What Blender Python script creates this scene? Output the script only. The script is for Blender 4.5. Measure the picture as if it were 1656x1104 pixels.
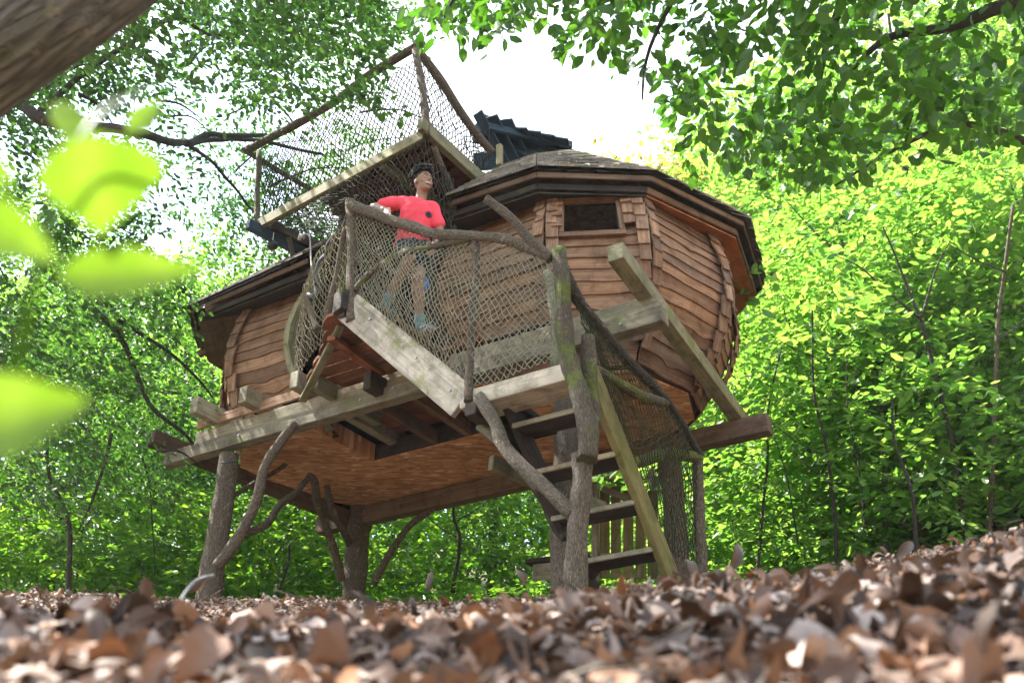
import bpy, bmesh, math, random
import numpy as np
from mathutils import Vector, Matrix, noise as mnoise
random.seed(7); rng = np.random.default_rng(11)
scene = bpy.context.scene
for o in list(bpy.data.objects): bpy.data.objects.remove(o, do_unlink=True)
COL = scene.collection

# ------------------------------------------------------------------ camera, sky, sun, exposure
cam_d = bpy.data.cameras.new("camera"); cam = bpy.data.objects.new("camera", cam_d); COL.objects.link(cam)
cam.location = (0, 0, 0); cam.rotation_euler = (math.radians(120), 0, 0)
cam_d.sensor_width = 36; cam_d.lens = 35.26; cam_d.clip_start = 0.02; cam_d.clip_end = 600
cam_d.dof.use_dof = True; cam_d.dof.focus_distance = 9.6; cam_d.dof.aperture_fstop = 6.0
scene.camera = cam
SUN_EL, SUN_AZ = 56, -72          # azimuth clockwise from +Y (seen from above)
world = bpy.data.worlds.new("World"); scene.world = world; world.use_nodes = True
wn = world.node_tree.nodes; wl = world.node_tree.links
sky = wn.new("ShaderNodeTexSky"); sky.sky_type = 'NISHITA'; sky.sun_disc = False
sky.sun_elevation = math.radians(SUN_EL); sky.sun_rotation = math.radians(SUN_AZ)
sky.air_density = 1.0; sky.dust_density = 0.8; sky.ozone_density = 1.0
bg = wn["Background"]; bg.inputs[1].default_value = 0.15
# broken bright cloud over the blue, the same all round the sky
tc = wn.new("ShaderNodeTexCoord"); cn = wn.new("ShaderNodeTexNoise"); cn.inputs['Scale'].default_value = 2.3; cn.inputs['Detail'].default_value = 7; cn.inputs['Roughness'].default_value = .55
wl.new(tc.outputs['Generated'], cn.inputs['Vector'])
cr = wn.new("ShaderNodeValToRGB"); cr.color_ramp.elements[0].position = .38; cr.color_ramp.elements[1].position = .58; wl.new(cn.outputs['Fac'], cr.inputs[0])
cm = wn.new("ShaderNodeMix"); cm.data_type = 'RGBA'; wl.new(cr.outputs[0], cm.inputs[0]); wl.new(sky.outputs[0], cm.inputs[6]); cm.inputs[7].default_value = (2.2, 2.3, 2.4, 1)
wl.new(cm.outputs[2], bg.inputs[0])
sun_d = bpy.data.lights.new("sun", 'SUN'); sun_d.energy = 3.2; sun_d.angle = math.radians(0.6); sun_d.color = (1, .95, .86)
sun = bpy.data.objects.new("sun", sun_d); COL.objects.link(sun)
a, e = math.radians(SUN_AZ), math.radians(SUN_EL)
sdir = Vector((math.sin(a)*math.cos(e), math.cos(a)*math.cos(e), math.sin(e)))
sun.rotation_euler = sdir.to_track_quat('Z', 'Y').to_euler(); sun.location = (0, 0, 40)
scene.view_settings.view_transform = 'Standard'; scene.view_settings.look = 'None'
scene.view_settings.exposure = 2.87; scene.view_settings.gamma = 1.0
scene.render.engine = 'CYCLES'
scene.cycles.max_bounces = 8; scene.cycles.transmission_bounces = 4; scene.cycles.transparent_max_bounces = 4
scene.cycles.diffuse_bounces = 4; scene.cycles.glossy_bounces = 2; scene.cycles.use_denoising = True
scene.cycles.sample_clamp_indirect = 6

# ------------------------------------------------------------------ frames of reference
F = 1622.0; CP, SP = math.cos(math.radians(30)), math.sin(math.radians(30))
UX, UY, VX, VY = .856, -.517, .517, .856
def H(u, v, z):                       # treehouse axes: u along the long beams, v away, z up
    u -= 5.12; v += 7.43
    return Vector((u*UX + v*VX, u*UY + v*VY, z))
def ray(x, y):
    a = (x-828)/F; b = (552-y)/F
    return Vector((a, CP - b*SP, SP + b*CP))
def A(x, y, v):                       # a point on the upright plane v = const of the treehouse
    d = ray(x, y); k = (v+7.43)/(d.x*VX + d.y*VY); return d*k
def D(x, y, dist): return ray(x, y).normalized()*dist
def lerp(a, b, t): return a + (b-a)*t
def path_at(P, t):
    L = [0]
    for i in range(1, len(P)): L.append(L[-1] + (P[i]-P[i-1]).length)
    s = t*L[-1]
    for i in range(1, len(P)):
        if s <= L[i] or i == len(P)-1:
            return lerp(P[i-1], P[i], (s-L[i-1])/max(1e-6, L[i]-L[i-1]))
def smooth(P, n):                     # catmull-rom
    out = []; m = len(P)
    for i in range(m-1):
        p0, p1, p2, p3 = P[max(i-1, 0)], P[i], P[i+1], P[min(i+2, m-1)]
        for k in range(n):
            t = k/n
            out.append(.5*((2*p1)+(p2-p0)*t+(2*p0-5*p1+4*p2-p3)*t*t+(3*p1-p0-3*p2+p3)*t**3))
    out.append(P[-1].copy()); return out

# ------------------------------------------------------------------ materials
def mat(name): 
    m = bpy.data.materials.new(name); m.use_nodes = True
    return m, m.node_tree.nodes, m.node_tree.links, m.node_tree.nodes["Principled BSDF"]
def ramp(n, stops):
    r = n.new("ShaderNodeValToRGB"); e = r.color_ramp.elements
    while len(e) < len(stops): e.new(.5)
    for i, (p, c) in enumerate(stops): e[i].position = p; e[i].color = (*c, 1)
    return r
def mixc(n, l, fac, a, b, mode='MIX'):
    m = n.new("ShaderNodeMix"); m.data_type = 'RGBA'; m.blend_type = mode
    for i, s in ((0, fac), (6, a), (7, b)):
        if isinstance(s, (int, float)): m.inputs[i].default_value = s
        elif isinstance(s, tuple): m.inputs[i].default_value = (*s, 1)
        else: l.new(s, m.inputs[i])
    return m.outputs[2]
def math_n(n, l, op, a, b=0.0, c=None):
    m = n.new("ShaderNodeMath"); m.operation = op
    for i, s in enumerate((a, b, c)):
        if s is None: continue
        if isinstance(s, (int, float)): m.inputs[i].default_value = s
        else: l.new(s, m.inputs[i])
    return m.outputs[0]
def coords(n, l, kind, scale):
    if kind == 'g': c = n.new("ShaderNodeAttribute"); c.attribute_name = 'g'; out = c.outputs['Vector']
    else: c = n.new("ShaderNodeTexCoord"); out = c.outputs['Object']
    mp = n.new("ShaderNodeMapping"); mp.inputs['Scale'].default_value = scale; l.new(out, mp.inputs[0]); return mp.outputs[0]
def noi(n, l, vec, scale, detail=4, rough=.6, dist=0):
    t = n.new("ShaderNodeTexNoise"); t.inputs['Scale'].default_value = scale; t.inputs['Detail'].default_value = detail
    t.inputs['Roughness'].default_value = rough; t.inputs['Distortion'].default_value = dist; l.new(vec, t.inputs['Vector']); return t.outputs['Fac']
def bump(n, l, h, bsdf, strength, dist=.01):
    b = n.new("ShaderNodeBump"); b.inputs['Strength'].default_value = strength; b.inputs['Distance'].default_value = dist
    l.new(h, b.inputs['Height']); l.new(b.outputs[0], bsdf.inputs['Normal'])
def wood(name, dark, mid, light, moss=0.0, rough=.75, mosscol=(.09, .12, .02), grain=30):
    m, n, l, b = mat(name)
    g = coords(n, l, 'g', (1.2, grain, grain)); f = noi(n, l, g, 1.5, 6, .65, .6)
    g2 = coords(n, l, 'g', (1.0, 5, 5)); f2 = noi(n, l, g2, 1.3, 3, .6, .3)
    r = ramp(n, [(.25, dark), (.5, mid), (.75, light)])
    s = math_n(n, l, 'ADD', math_n(n, l, 'MULTIPLY', f, .6), math_n(n, l, 'MULTIPLY', f2, .4))
    l.new(s, r.inputs[0])
    geo = n.new("ShaderNodeNewGeometry")
    # dark knots
    k = n.new("ShaderNodeTexVoronoi"); k.inputs['Scale'].default_value = 1.0; l.new(coords(n, l, 'g', (2.2, 5, 5)), k.inputs['Vector'])
    kk = ramp(n, [(.03, (.35, .3, .28)), (.09, (1, 1, 1))]); l.new(k.outputs['Distance'], kk.inputs[0])
    c = mixc(n, l, .8, r.outputs[0], kk.outputs[0], 'MULTIPLY')
    oi = n.new("ShaderNodeObjectInfo")
    v = ramp(n, [(0, (.62, .62, .66)), (.3, (.95, .86, .78)), (.6, (1, 1, 1.02)), (.8, (1.2, 1.05, .9)), (1, (1.3, 1.28, 1.25))]); l.new(oi.outputs['Random'], v.inputs[0])
    c = mixc(n, l, 1.0, c, v.outputs[0], 'MULTIPLY')
    stn = noi(n, l, coords(n, l, 'o', (1, 1, 1)), 5.5, 8, .72, .4)
    sr_ = ramp(n, [(.34, (.42, .40, .38)), (.52, (1, 1, 1)), (.75, (1.12, 1.12, 1.1))]); l.new(stn, sr_.inputs[0])
    c = mixc(n, l, .85, c, sr_.outputs[0], 'MULTIPLY')
    if moss > 0:
        w = noi(n, l, coords(n, l, 'o', (1, 1, 1)), 3.2, 6, .7)
        mm = ramp(n, [(.62-moss*.3, (0, 0, 0)), (.70-moss*.3, (1, 1, 1))]); l.new(w, mm.inputs[0])
        sx = n.new("ShaderNodeSeparateXYZ"); l.new(geo.outputs['Normal'], sx.inputs[0])
        up = math_n(n, l, 'MULTIPLY_ADD', sx.outputs[2], .5, .6)
        c = mixc(n, l, math_n(n, l, 'MULTIPLY', mm.outputs[0], up), c, mosscol)
    l.new(c, b.inputs['Base Color']); b.inputs['Roughness'].default_value = rough; b.inputs['Specular IOR Level'].default_value = .3
    bump(n, l, s, b, .7, .012)
    return m
def bark(name, dark, light, moss=0.0, scale=1.0, moss_lo=None):
    m, n, l, b = mat(name)
    g = coords(n, l, 'g', (8*scale, 24*scale, 24*scale))
    v = n.new("ShaderNodeTexVoronoi"); v.feature = 'DISTANCE_TO_EDGE'; v.inputs['Scale'].default_value = 2.2
    nz = noi(n, l, coords(n, l, 'g', (10, 14, 14)), 2, 5, .7, 1)
    l.new(g, v.inputs['Vector'])
    s = math_n(n, l, 'ADD', math_n(n, l, 'MULTIPLY', v.outputs['Distance'], .9), math_n(n, l, 'MULTIPLY', nz, .6))
    r = ramp(n, [(.2, dark), (.62, light)]); l.new(s, r.inputs[0]); c = r.outputs[0]
    li = noi(n, l, coords(n, l, 'o', (1, 1, 1)), 14, 4, .7)
    lr = ramp(n, [(.60, (0, 0, 0)), (.68, (.7, .7, .7))]); l.new(li, lr.inputs[0])
    c = mixc(n, l, lr.outputs[0], c, (.27, .25, .19))
    if moss > 0:
        w = noi(n, l, coords(n, l, 'o', (1, 1, 1)), 4.5, 6, .7)
        mm = ramp(n, [(.66-moss*.35, (0, 0, 0)), (.76-moss*.35, (1, 1, 1))]); l.new(w, mm.inputs[0])
        mc = ramp(n, [(.3, (.05, .075, .012)), (.7, (.17, .20, .03))]); l.new(li, mc.inputs[0]); c = mixc(n, l, mm.outputs[0], c, mc.outputs[0])
    l.new(c, b.inputs['Base Color']); b.inputs['Roughness'].default_value = .85
    bump(n, l, s, b, 1.0, .03)
    return m
def plain(name, col, rough=.6, spec=.4, var=.25, sc=20):
    m, n, l, b = mat(name)
    f = noi(n, l, coords(n, l, 'o', (1, 1, 1)), sc, 4)
    r = ramp(n, [(.3, tuple(k*(1-var) for k in col)), (.7, tuple(min(1, k*(1+var)) for k in col))]); l.new(f, r.inputs[0])
    l.new(r.outputs[0], b.inputs['Base Color']); b.inputs['Roughness'].default_value = rough; b.inputs['Specular IOR Level'].default_value = spec
    bump(n, l, f, b, .2, .004)
    return m
def leafmat(name, cols, trans, tfac=.5, rough=.45):
    m, n, l, b = mat(name)
    geo = n.new("ShaderNodeNewGeometry")
    r = ramp(n, [(i/(len(cols)-1), c) for i, c in enumerate(cols)]); l.new(geo.outputs['Random Per Island'], r.inputs[0])
    l.new(r.outputs[0], b.inputs['Base Color']); b.inputs['Roughness'].default_value = rough; b.inputs['Specular IOR Level'].default_value = .5
    t = n.new("ShaderNodeBsdfTranslucent")
    r2 = ramp(n, [(i/(len(trans)-1), c) for i, c in enumerate(trans)]); l.new(geo.outputs['Random Per Island'], r2.inputs[0])
    l.new(r2.outputs[0], t.inputs[0])
    mx = n.new("ShaderNodeMixShader"); mx.inputs[0].default_value = tfac
    l.new(b.outputs[0], mx.inputs[1]); l.new(t.outputs[0], mx.inputs[2]); l.new(mx.outputs[0], n["Material Output"].inputs[0])
    return m
M = {}
M['board'] = wood('weathered_larch_boards', (.085, .045, .026), (.235, .14, .085), (.42, .295, .205))
M['board_warm'] = wood('warm_boards', (.08, .032, .017), (.20, .085, .045), (.30, .14, .08), rough=.7)
M['grey'] = wood('grey_green_beam_wood', (.10, .095, .065), (.25, .235, .17), (.42, .40, .31), moss=.12, mosscol=(.13, .16, .05))
M['pale'] = wood('pale_stringer_wood', (.13, .115, .09), (.34, .31, .25), (.52, .48, .40), moss=.32, mosscol=(.11, .12, .015))
M['dark'] = wood('dark_wood', (.012, .010, .009), (.04, .032, .028), (.085, .07, .06), moss=.10)  # near-black wood tone for wall backing, rear stringers and tread bodies
M['brownbeam'] = wood('brown_beam_wood', (.05, .03, .02), (.13, .085, .055), (.22, .15, .10), moss=.05)
M['green'] = wood('mossy_green_wood', (.075, .075, .045), (.19, .19, .12), (.33, .32, .22), moss=.25, mosscol=(.12, .13, .02))
M['olive'] = wood('olive_mossy_stringer_wood', (.035, .035, .014), (.13, .12, .045), (.24, .21, .10), moss=.3, mosscol=(.10, .11, .015))
M['shake'] = wood('roof_shakes', (.05, .045, .04), (.15, .13, .11), (.30, .27, .23), moss=.28, mosscol=(.10, .12, .03))
M['soffit'] = wood('orange_soffit_ply', (.16, .055, .02), (.30, .11, .04), (.40, .17, .07), grain=10)
M['slat'] = wood('dark_red_floor_planks', (.07, .025, .016), (.17, .065, .042), (.26, .11, .07))
M['upper'] = wood('flare_blue_roof_planks', (.012, .026, .045), (.03, .06, .10), (.06, .10, .15))  # blue in the colour imitates lens flare over dark planks
M['bark'] = bark('brown_bark', (.035, .025, .017), (.17, .125, .085))
M['bark_grey'] = bark('pale_grey_bark', (.035, .027, .019), (.235, .185, .13), scale=1.2)
M['bark_moss'] = bark('mossy_bark', (.03, .025, .016), (.16, .125, .085), moss=.52)
M['bark_very_moss'] = bark('very_mossy_bark', (.03, .03, .015), (.12, .115, .06), moss=.75)
M['bark_fore'] = bark('grey_green_bark', (.05, .047, .038), (.20, .19, .145), moss=.25, scale=.6)
M['twig'] = bark('dark_twigs', (.02, .018, .014), (.07, .058, .045))
M['net_pale'] = plain('pale_rope_net', (.20, .19, .135), .9, .1)
M['net_dark'] = plain('dark_green_net', (.035, .04, .022), .9, .1)
M['net_mid'] = plain('grey_net', (.035, .037, .028), .9, .1)
M['rope'] = plain('white_rope', (.6, .6, .58), .9, .1)
M['black'] = plain('black_paint', (.012, .013, .015), .35, .5)
M['void'] = plain('painted_interior_shade', (.02, .022, .028), .9, .1)  # interior shade put into the colour
M['metal'] = plain('grey_metal', (.3, .3, .31), .35, .6)
def osb():
    m, n, l, b = mat('oriented_strand_board')
    res = None
    for i, rot in enumerate((.3, 1.25, 2.2)):
        t = n.new("ShaderNodeTexCoord"); mp = n.new("ShaderNodeMapping"); mp.inputs['Rotation'].default_value = (0, 0, rot)
        mp.inputs['Location'].default_value = (i*3.1, i*1.7, 0); mp.inputs['Scale'].default_value = (9, 26, 1); l.new(t.outputs['Object'], mp.inputs[0])
        v = n.new("ShaderNodeTexVoronoi"); v.inputs['Scale'].default_value = 1; l.new(mp.outputs[0], v.inputs['Vector'])
        sx = n.new("ShaderNodeSeparateColor"); l.new(v.outputs['Color'], sx.inputs[0])
        r = ramp(n, [(0, (.28, .13, .055)), (.5, (.46, .24, .11)), (.9, (.58, .33, .17)), (1, (.72, .50, .31))]); l.new(sx.outputs[0], r.inputs[0])
        if res is None: res = r.outputs[0]
        else:
            th = math_n(n, l, 'GREATER_THAN', sx.outputs[1], .6); res = mixc(n, l, th, res, r.outputs[0])
    st = noi(n, l, coords(n, l, 'o', (1, 1, 1)), 1.3, 4)
    sr = ramp(n, [(.35, (.75, .7, .66)), (.65, (1.05, 1.03, 1))]); l.new(st, sr.inputs[0])
    res = mixc(n, l, 1.0, res, sr.outputs[0], 'MULTIPLY')
    l.new(res, b.inputs['Base Color']); b.inputs['Roughness'].default_value = .7
    return m
M['osb'] = osb()
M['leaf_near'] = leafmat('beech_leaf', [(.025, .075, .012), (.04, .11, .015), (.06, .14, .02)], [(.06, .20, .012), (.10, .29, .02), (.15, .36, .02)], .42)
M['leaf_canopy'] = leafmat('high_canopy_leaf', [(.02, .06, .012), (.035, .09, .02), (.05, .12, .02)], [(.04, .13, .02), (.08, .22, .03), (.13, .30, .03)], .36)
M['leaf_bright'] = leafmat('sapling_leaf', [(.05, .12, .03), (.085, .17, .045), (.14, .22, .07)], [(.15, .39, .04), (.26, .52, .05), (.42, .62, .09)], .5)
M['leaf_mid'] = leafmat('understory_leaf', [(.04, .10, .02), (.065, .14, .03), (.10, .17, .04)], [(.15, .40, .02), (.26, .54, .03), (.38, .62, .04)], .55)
M['leaf_autumn'] = leafmat('tinged_leaf', [(.09, .12, .02), (.14, .13, .03), (.2, .13, .04)], [(.35, .5, .06), (.55, .48, .1), (.6, .4, .12)], .5)
M['leaf_fore'] = leafmat('foreground_leaf', [(.06, .12, .02), (.07, .13, .02)], [(.15, .28, .01), (.19, .32, .015)], .55)
def _veins(m):
    n, l = m.node_tree.nodes, m.node_tree.links; t = [k for k in n if k.type == 'BSDF_TRANSLUCENT'][0]
    a_ = n.new("ShaderNodeAttribute"); a_.attribute_name = 'g'; w = n.new("ShaderNodeTexWave"); w.inputs['Scale'].default_value = 18; w.inputs['Distortion'].default_value = 1.5; l.new(a_.outputs['Vector'], w.inputs['Vector'])
    r = ramp(n, [(0, (.09, .20, .01)), (.5, (.15, .27, .012)), (1, (.22, .33, .03))])
    nz = noi(n, l, a_.outputs['Vector'], 34, 3, .6); l.new(math_n(n, l, 'MULTIPLY_ADD', w.outputs['Fac'], .25, math_n(n, l, 'MULTIPLY', nz, .8)), r.inputs[0]); l.new(r.outputs[0], t.inputs[0])
_veins(M['leaf_fore'])
def litter():
    m = leafmat('dry_leaf_litter', [(.022, .014, .010), (.22, .135, .095), (.04, .024, .016), (.34, .245, .19), (.22, .09, .03), (.025, .018, .014), (.42, .34, .29), (.13, .08, .055), (.015, .012, .010), (.06, .036, .024)],  # near-black tones imitate the shaded gaps between leaves
                [(.2, .09, .04), (.3, .15, .08)], .08, .6)
    m.node_tree.nodes['Principled BSDF'].inputs['Specular IOR Level'].default_value = .25
    return m
M['litter'] = litter()
def soil():
    m, n, l, b = mat('leaf_mould_soil'); g = coords(n, l, 'o', (1, 1, 1))
    f = noi(n, l, g, 9, 8, .7); r = ramp(n, [(.3, (.018, .013, .009)), (.55, (.06, .04, .025)), (.75, (.10, .07, .045))]); l.new(f, r.inputs[0])
    gw = noi(n, l, g, .35, 5, .6); gr = ramp(n, [(.42, (0, 0, 0)), (.6, (1, 1, 1))]); l.new(gw, gr.inputs[0])
    geo = n.new("ShaderNodeNewGeometry"); ln = n.new("ShaderNodeVectorMath"); ln.operation = 'LENGTH'; l.new(geo.outputs['Position'], ln.inputs[0])
    far = n.new("ShaderNodeMapRange"); far.inputs[1].default_value = 9; far.inputs[2].default_value = 13; l.new(ln.outputs['Value'], far.inputs[0])
    lv = n.new("ShaderNodeTexVoronoi"); lv.inputs['Scale'].default_value = 22; l.new(g, lv.inputs['Vector'])
    lr = ramp(n, [(0, (.10, .06, .035)), (.5, (.22, .14, .09)), (1, (.34, .24, .17))]); l.new(lv.outputs['Color'], lr.inputs[0])
    nr = n.new("ShaderNodeMapRange"); nr.inputs[1].default_value = 1.5; nr.inputs[2].default_value = 3.5; l.new(ln.outputs['Value'], nr.inputs[0])
    base_ = mixc(n, l, nr.outputs[0], r.outputs[0], lr.outputs[0])
    c = mixc(n, l, math_n(n, l, 'MULTIPLY', gr.outputs[0], far.outputs[0]), base_, (.03, .07, .015))
    l.new(c, b.inputs['Base Color']); b.inputs['Roughness'].default_value = .95; bump(n, l, f, b, 1, .04)
    return m
M['soil'] = soil()

# ------------------------------------------------------------------ object helpers
def tag(o, label=None, cat=None, group=None, kind=None):
    for k, v in (('label', label), ('category', cat), ('group', group), ('kind', kind)):
        if v: o[k] = v
    return o
def empty(name, parent=None, loc=(0, 0, 0)):
    o = bpy.data.objects.new(name, None); COL.objects.link(o); o.empty_display_size = .1
    o.location = loc; o['_o'] = tuple(loc)
    if parent: o.parent = parent; o.location = Vector(loc) - origin(parent)
    return o
def origin(o): return Vector(o['_o']) if o is not None and '_o' in o else Vector((0, 0, 0))
class MB:
    def __init__(s): s.v = []; s.f = []; s.g = []; s.r = random.uniform(0, 50)
    def add(s, vs, fs, gs=None):
        b = len(s.v); s.v += [Vector(p) for p in vs]; s.f += [tuple(i+b for i in f) for f in fs]
        s.g += [tuple(g) for g in (gs if gs else vs)]
    def hexa(s, p):   # 8 corners: bottom loop 0-3, top loop 4-7; length runs 0->1
        L = (p[1]-p[0]).length; w = (p[3]-p[0]).length; h = (p[4]-p[0]).length; r = s.r = s.r+3.7
        g = [(r, 0, r), (r+L, 0, r), (r+L, w, r), (r, w, r), (r, 0, r+h), (r+L, 0, r+h), (r+L, w, r+h), (r, w, r+h)]
        s.add(p, [(0, 3, 2, 1), (4, 5, 6, 7), (0, 1, 5, 4), (1, 2, 6, 5), (2, 3, 7, 6), (3, 0, 4, 7)], g)
    def beam(s, p0, p1, w, h, up=(0, 0, 1)):   # p0,p1: centre line
        d = (p1-p0).normalized(); up = Vector(up); x = d.cross(up).normalized(); u = x.cross(d).normalized()
        x *= w/2; u *= h/2
        s.hexa([p0-x-u, p1-x-u, p1+x-u, p0+x-u, p0-x+u, p1-x+u, p1+x+u, p0+x+u])
    def tube(s, P, R, n=8, wob=0.0, cap=True, seed=None):
        if not isinstance(R, (list, tuple)): R = [R]*len(P)
        sd = random.uniform(0, 99) if seed is None else seed
        rings = []; gs = []; acc = 0; x = None
        for i, p in enumerate(P):
            d = (P[min(i+1, len(P)-1)]-P[max(i-1, 0)]).normalized()
            if x is None:
                x = d.orthogonal().normalized()
            x = (x - d*x.dot(d)).normalized(); y = d.cross(x)
            if i: acc += (P[i]-P[i-1]).length
            for k in range(n):
                a = 2*math.pi*k/n
                q = x*math.cos(a)+y*math.sin(a)
                r = R[i]*(1+wob*mnoise.noise(Vector((math.cos(a)*1.3, math.sin(a)*1.3, acc*4+sd))) if wob else 1)
                rings.append(p+q*r); gs.append((acc+sd, math.cos(a)*max(R)*1.5, math.sin(a)*max(R)*1.5+sd))
        fs = []
        for i in range(len(P)-1):
            for k in range(n):
                a0, a1 = i*n+k, i*n+(k+1) % n
                fs.append((a0, a1, a1+n, a0+n))
        if cap: fs.append(tuple(range(n-1, -1, -1))); fs.append(tuple(len(P)*n-n+k for k in range(n)))
        s.add(rings, fs, gs)
    def build(s, name, m, parent=None, smooth_=False, loc=None, bevel=0, sub=0):
        o0 = Vector(loc) if loc is not None else origin(parent)
        me = bpy.data.meshes.new(name); me.from_pydata([tuple(p-o0) for p in s.v], [], s.f); me.update()
        at = me.attributes.new('g', 'FLOAT_VECTOR', 'POINT'); at.data.foreach_set('vector', [c for g in s.g for c in g])
        if smooth_:
            me.polygons.foreach_set('use_smooth', [len(p.vertices) <= 4 for p in me.polygons])
        me.materials.append(m)
        o = bpy.data.objects.new(name, me); COL.objects.link(o); o['_o'] = tuple(o0)
        if parent is not None: o.parent = parent; o.location = o0-origin(parent)
        else: o.location = o0
        if bevel:
            b = o.modifiers.new('bevel', 'BEVEL'); b.width = bevel; b.segments = 1; b.limit_method = 'ANGLE'
        return o
def beam(name, p0, p1, w, h, m, parent, up=(0, 0, 1), label=None, bevel=.006):
    b = MB(); b.beam(p0, p1, w, h, up); o = b.build(name, M[m], parent, bevel=bevel)
    if label: o['label'] = label
    return o
def log(name, pts, r0, r1, m, parent, n=10, wob=.28, jit=.02, label=None, k=5):
    P = smooth([Vector(p) for p in pts], k)
    sd = random.uniform(0, 90)
    P = [p + mnoise.noise_vector(p*1.7+Vector((sd, 0, 0)))*jit for p in P]
    m_ = len(P)-1
    R = [lerp(r0, r1, i/m_)*(1+.10*mnoise.noise(Vector((i*.45, sd, 0)))) for i in range(m_+1)]
    b = MB(); b.tube(P, R, n, wob); o = b.build(name, M[m], parent, True)
    if label: o['label'] = label
    return o
def net(name, top, bot, nx, ny, r, m, parent, sag=.05, nrm=Vector((0, -1, 0)), jit=.006, label=None):
    nodes = {}
    sd = random.uniform(0, 50)
    for i in range(nx+1):
        for j in range(ny+1):
            t = (i + (.5 if j % 2 else 0))/nx; t = min(t, 1.0)
            s = j/ny; p = lerp(path_at(top, t), path_at(bot, t), s)
            w = math.sin(math.pi*s)*math.sin(math.pi*min(1, max(0, t)))
            q = nrm*(sag*w*(1+.8*mnoise.noise(Vector((t*4+sd, s*4, 0)))))
            q += mnoise.noise_vector(Vector((t*7+sd, s*7, 3)))*jit*2.2 + mnoise.noise_vector(Vector((i*1.7+sd, j*1.9, 0)))*jit
            nodes[i, j] = p+q
    vs = []; fs = []
    def seg(a, b):
        d = b-a
        if d.length < 1e-4: return
        d.normalize(); x = d.orthogonal().normalized()*r; y = d.cross(x)
        c = len(vs)
        for p in (a, b):
            vs.extend((p+x, p-x*.5+y*.87, p-x*.5-y*.87))
        fs.extend(((c, c+1, c+4, c+3), (c+1, c+2, c+5, c+4), (c+2, c, c+3, c+5)))
    for j in range(ny):
        for i in range(nx+1):
            if j % 2 == 0:
                seg(nodes[i, j], nodes[i, j+1])
                if i > 0: seg(nodes[i, j], nodes[i-1, j+1])
            else:
                seg(nodes[i, j], nodes[i, j+1])
                if i < nx: seg(nodes[i, j], nodes[i+1, j+1])
    b = MB(); b.add(vs, fs); o = b.build(name, M[m], parent)
    if label: o['label'] = label
    return o

# ------------------------------------------------------------------ terrain
def ground_z(x, y):
    r = math.hypot(x, y); s = x/max(.3, y) if y > 0 else (0.5 if x > 0 else -.5)
    s = max(-.6, min(.6, s)); t = .262 + (s*.10 if s < 0 else s*.05)
    R = [0, .35, .6, .8, 1.1, 1.5, 2.0, 2.4, 3.2, 5, 8, 12, 16, 24, 40, 200]
    Z = [-.17, -.03, .085, .155, .262, t*1.5-.012, t*2.0, t*2.4-.006, .82, 1.2, 1.7, 2.3, 3.3, 6.2, 13, 70]
    z = np.interp(r, R, Z)
    if y < 0: z = min(z, -.13 + .12*r)-.25*min(-y, 3)
    if x > 3: z += .38*(x-3)*min(1, max(0, (r-6)/8))
    if x < -6: z -= .10*(-x-6)*min(1, max(0, (r-6)/8))
    n = mnoise.noise(Vector((x*.5, y*.5, 0)))*.10*min(1, r/5) + mnoise.noise(Vector((x*2.3, y*2.3, 5)))*.03*min(1, r)
    if r < 3: n += mnoise.noise(Vector((x*6, y*6, 9)))*.012
    return float(z+n)
def build_ground():
    rs = [0, .12, .24]; r = .36
    while r < 60: rs.append(r); r *= 1.085
    na = 150; vs = [(0, 0, ground_z(0, 0))]; fs = []
    for i, r in enumerate(rs[1:]):
        for k in range(na):
            a = 2*math.pi*k/na; x, y = r*math.sin(a), r*math.cos(a); vs.append((x, y, ground_z(x, y)))
    for k in range(na): fs.append((0, 1+(k+1) % na, 1+k))
    for i in range(len(rs)-2):
        for k in range(na):
            p = 1+i*na+k; q = 1+i*na+(k+1) % na; fs.append((p, q, q+na, p+na))
    b = MB(); b.add(vs, fs); o = b.build('ground', M['soil'], None, True, loc=(0, 0, 0)); tag(o, 'dark soil of the wooded slope under the leaf litter', None, None, 'structure')
build_ground()

# ------------------------------------------------------------------ treehouse
base = H(0, 0, 1.7)
TH = empty('treehouse', None, base)
tag(TH, 'faceted wooden treehouse pod on log posts with rope-netted stairs and lookout deck', 'treehouse')
# --- beams
beam('beam', H(-2.80, -1.12, 4.07), H(2.70, -1.12, 4.07), .13, .14, 'grey', TH, label='grey-green front beam')
beam('beam', H(-2.42, -1.085, 4.215), H(2.66, -1.085, 4.215), .13, .14, 'grey', TH)
beam('beam', H(-2.70, 1.12, 4.03), H(2.78, 1.12, 4.03), .14, .19, 'brownbeam', TH, label='dark brown rear beam')
beam('beam', H(-2.80, -1.38, 4.23), H(-2.15, 1.35, 4.0), .14, .15, 'brownbeam', TH)
beam('beam', H(2.58, -1.72, 4.36), H(2.46, 1.30, 4.20), .13, .15, 'green', TH, label='green-stained cross beam ending above the stairs')
for u, v0 in ((-2.10, -1.50), (-1.53, -1.42), (-.90, -1.40)):
    beam('joist', H(u, v0, 4.37), H(u+.02, .9, 4.37), .10, .17, 'grey', TH)
for u in (-.35, .05):
    beam('joist', H(u, -1.0, 4.24), H(u+.0, .12, 4.24), .07, .15, 'brownbeam', TH)
beam('rim_board', H(-2.35, -1.20, 4.33), H(-.95, -1.20, 4.33), .03, .10, 'board', TH)
for u in (-2.62, -1.75, -.25, .12, 1.0, 2.35):
    for du in (0,):
        b = MB(); p = H(u, -1.187, 4.08+random.uniform(-.02, .02)); b.tube([p, p+(H(0, -1, 0)-H(0, 0, 0))*.012], .013, 8); b.build('bolt', M['metal'], TH)
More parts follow.
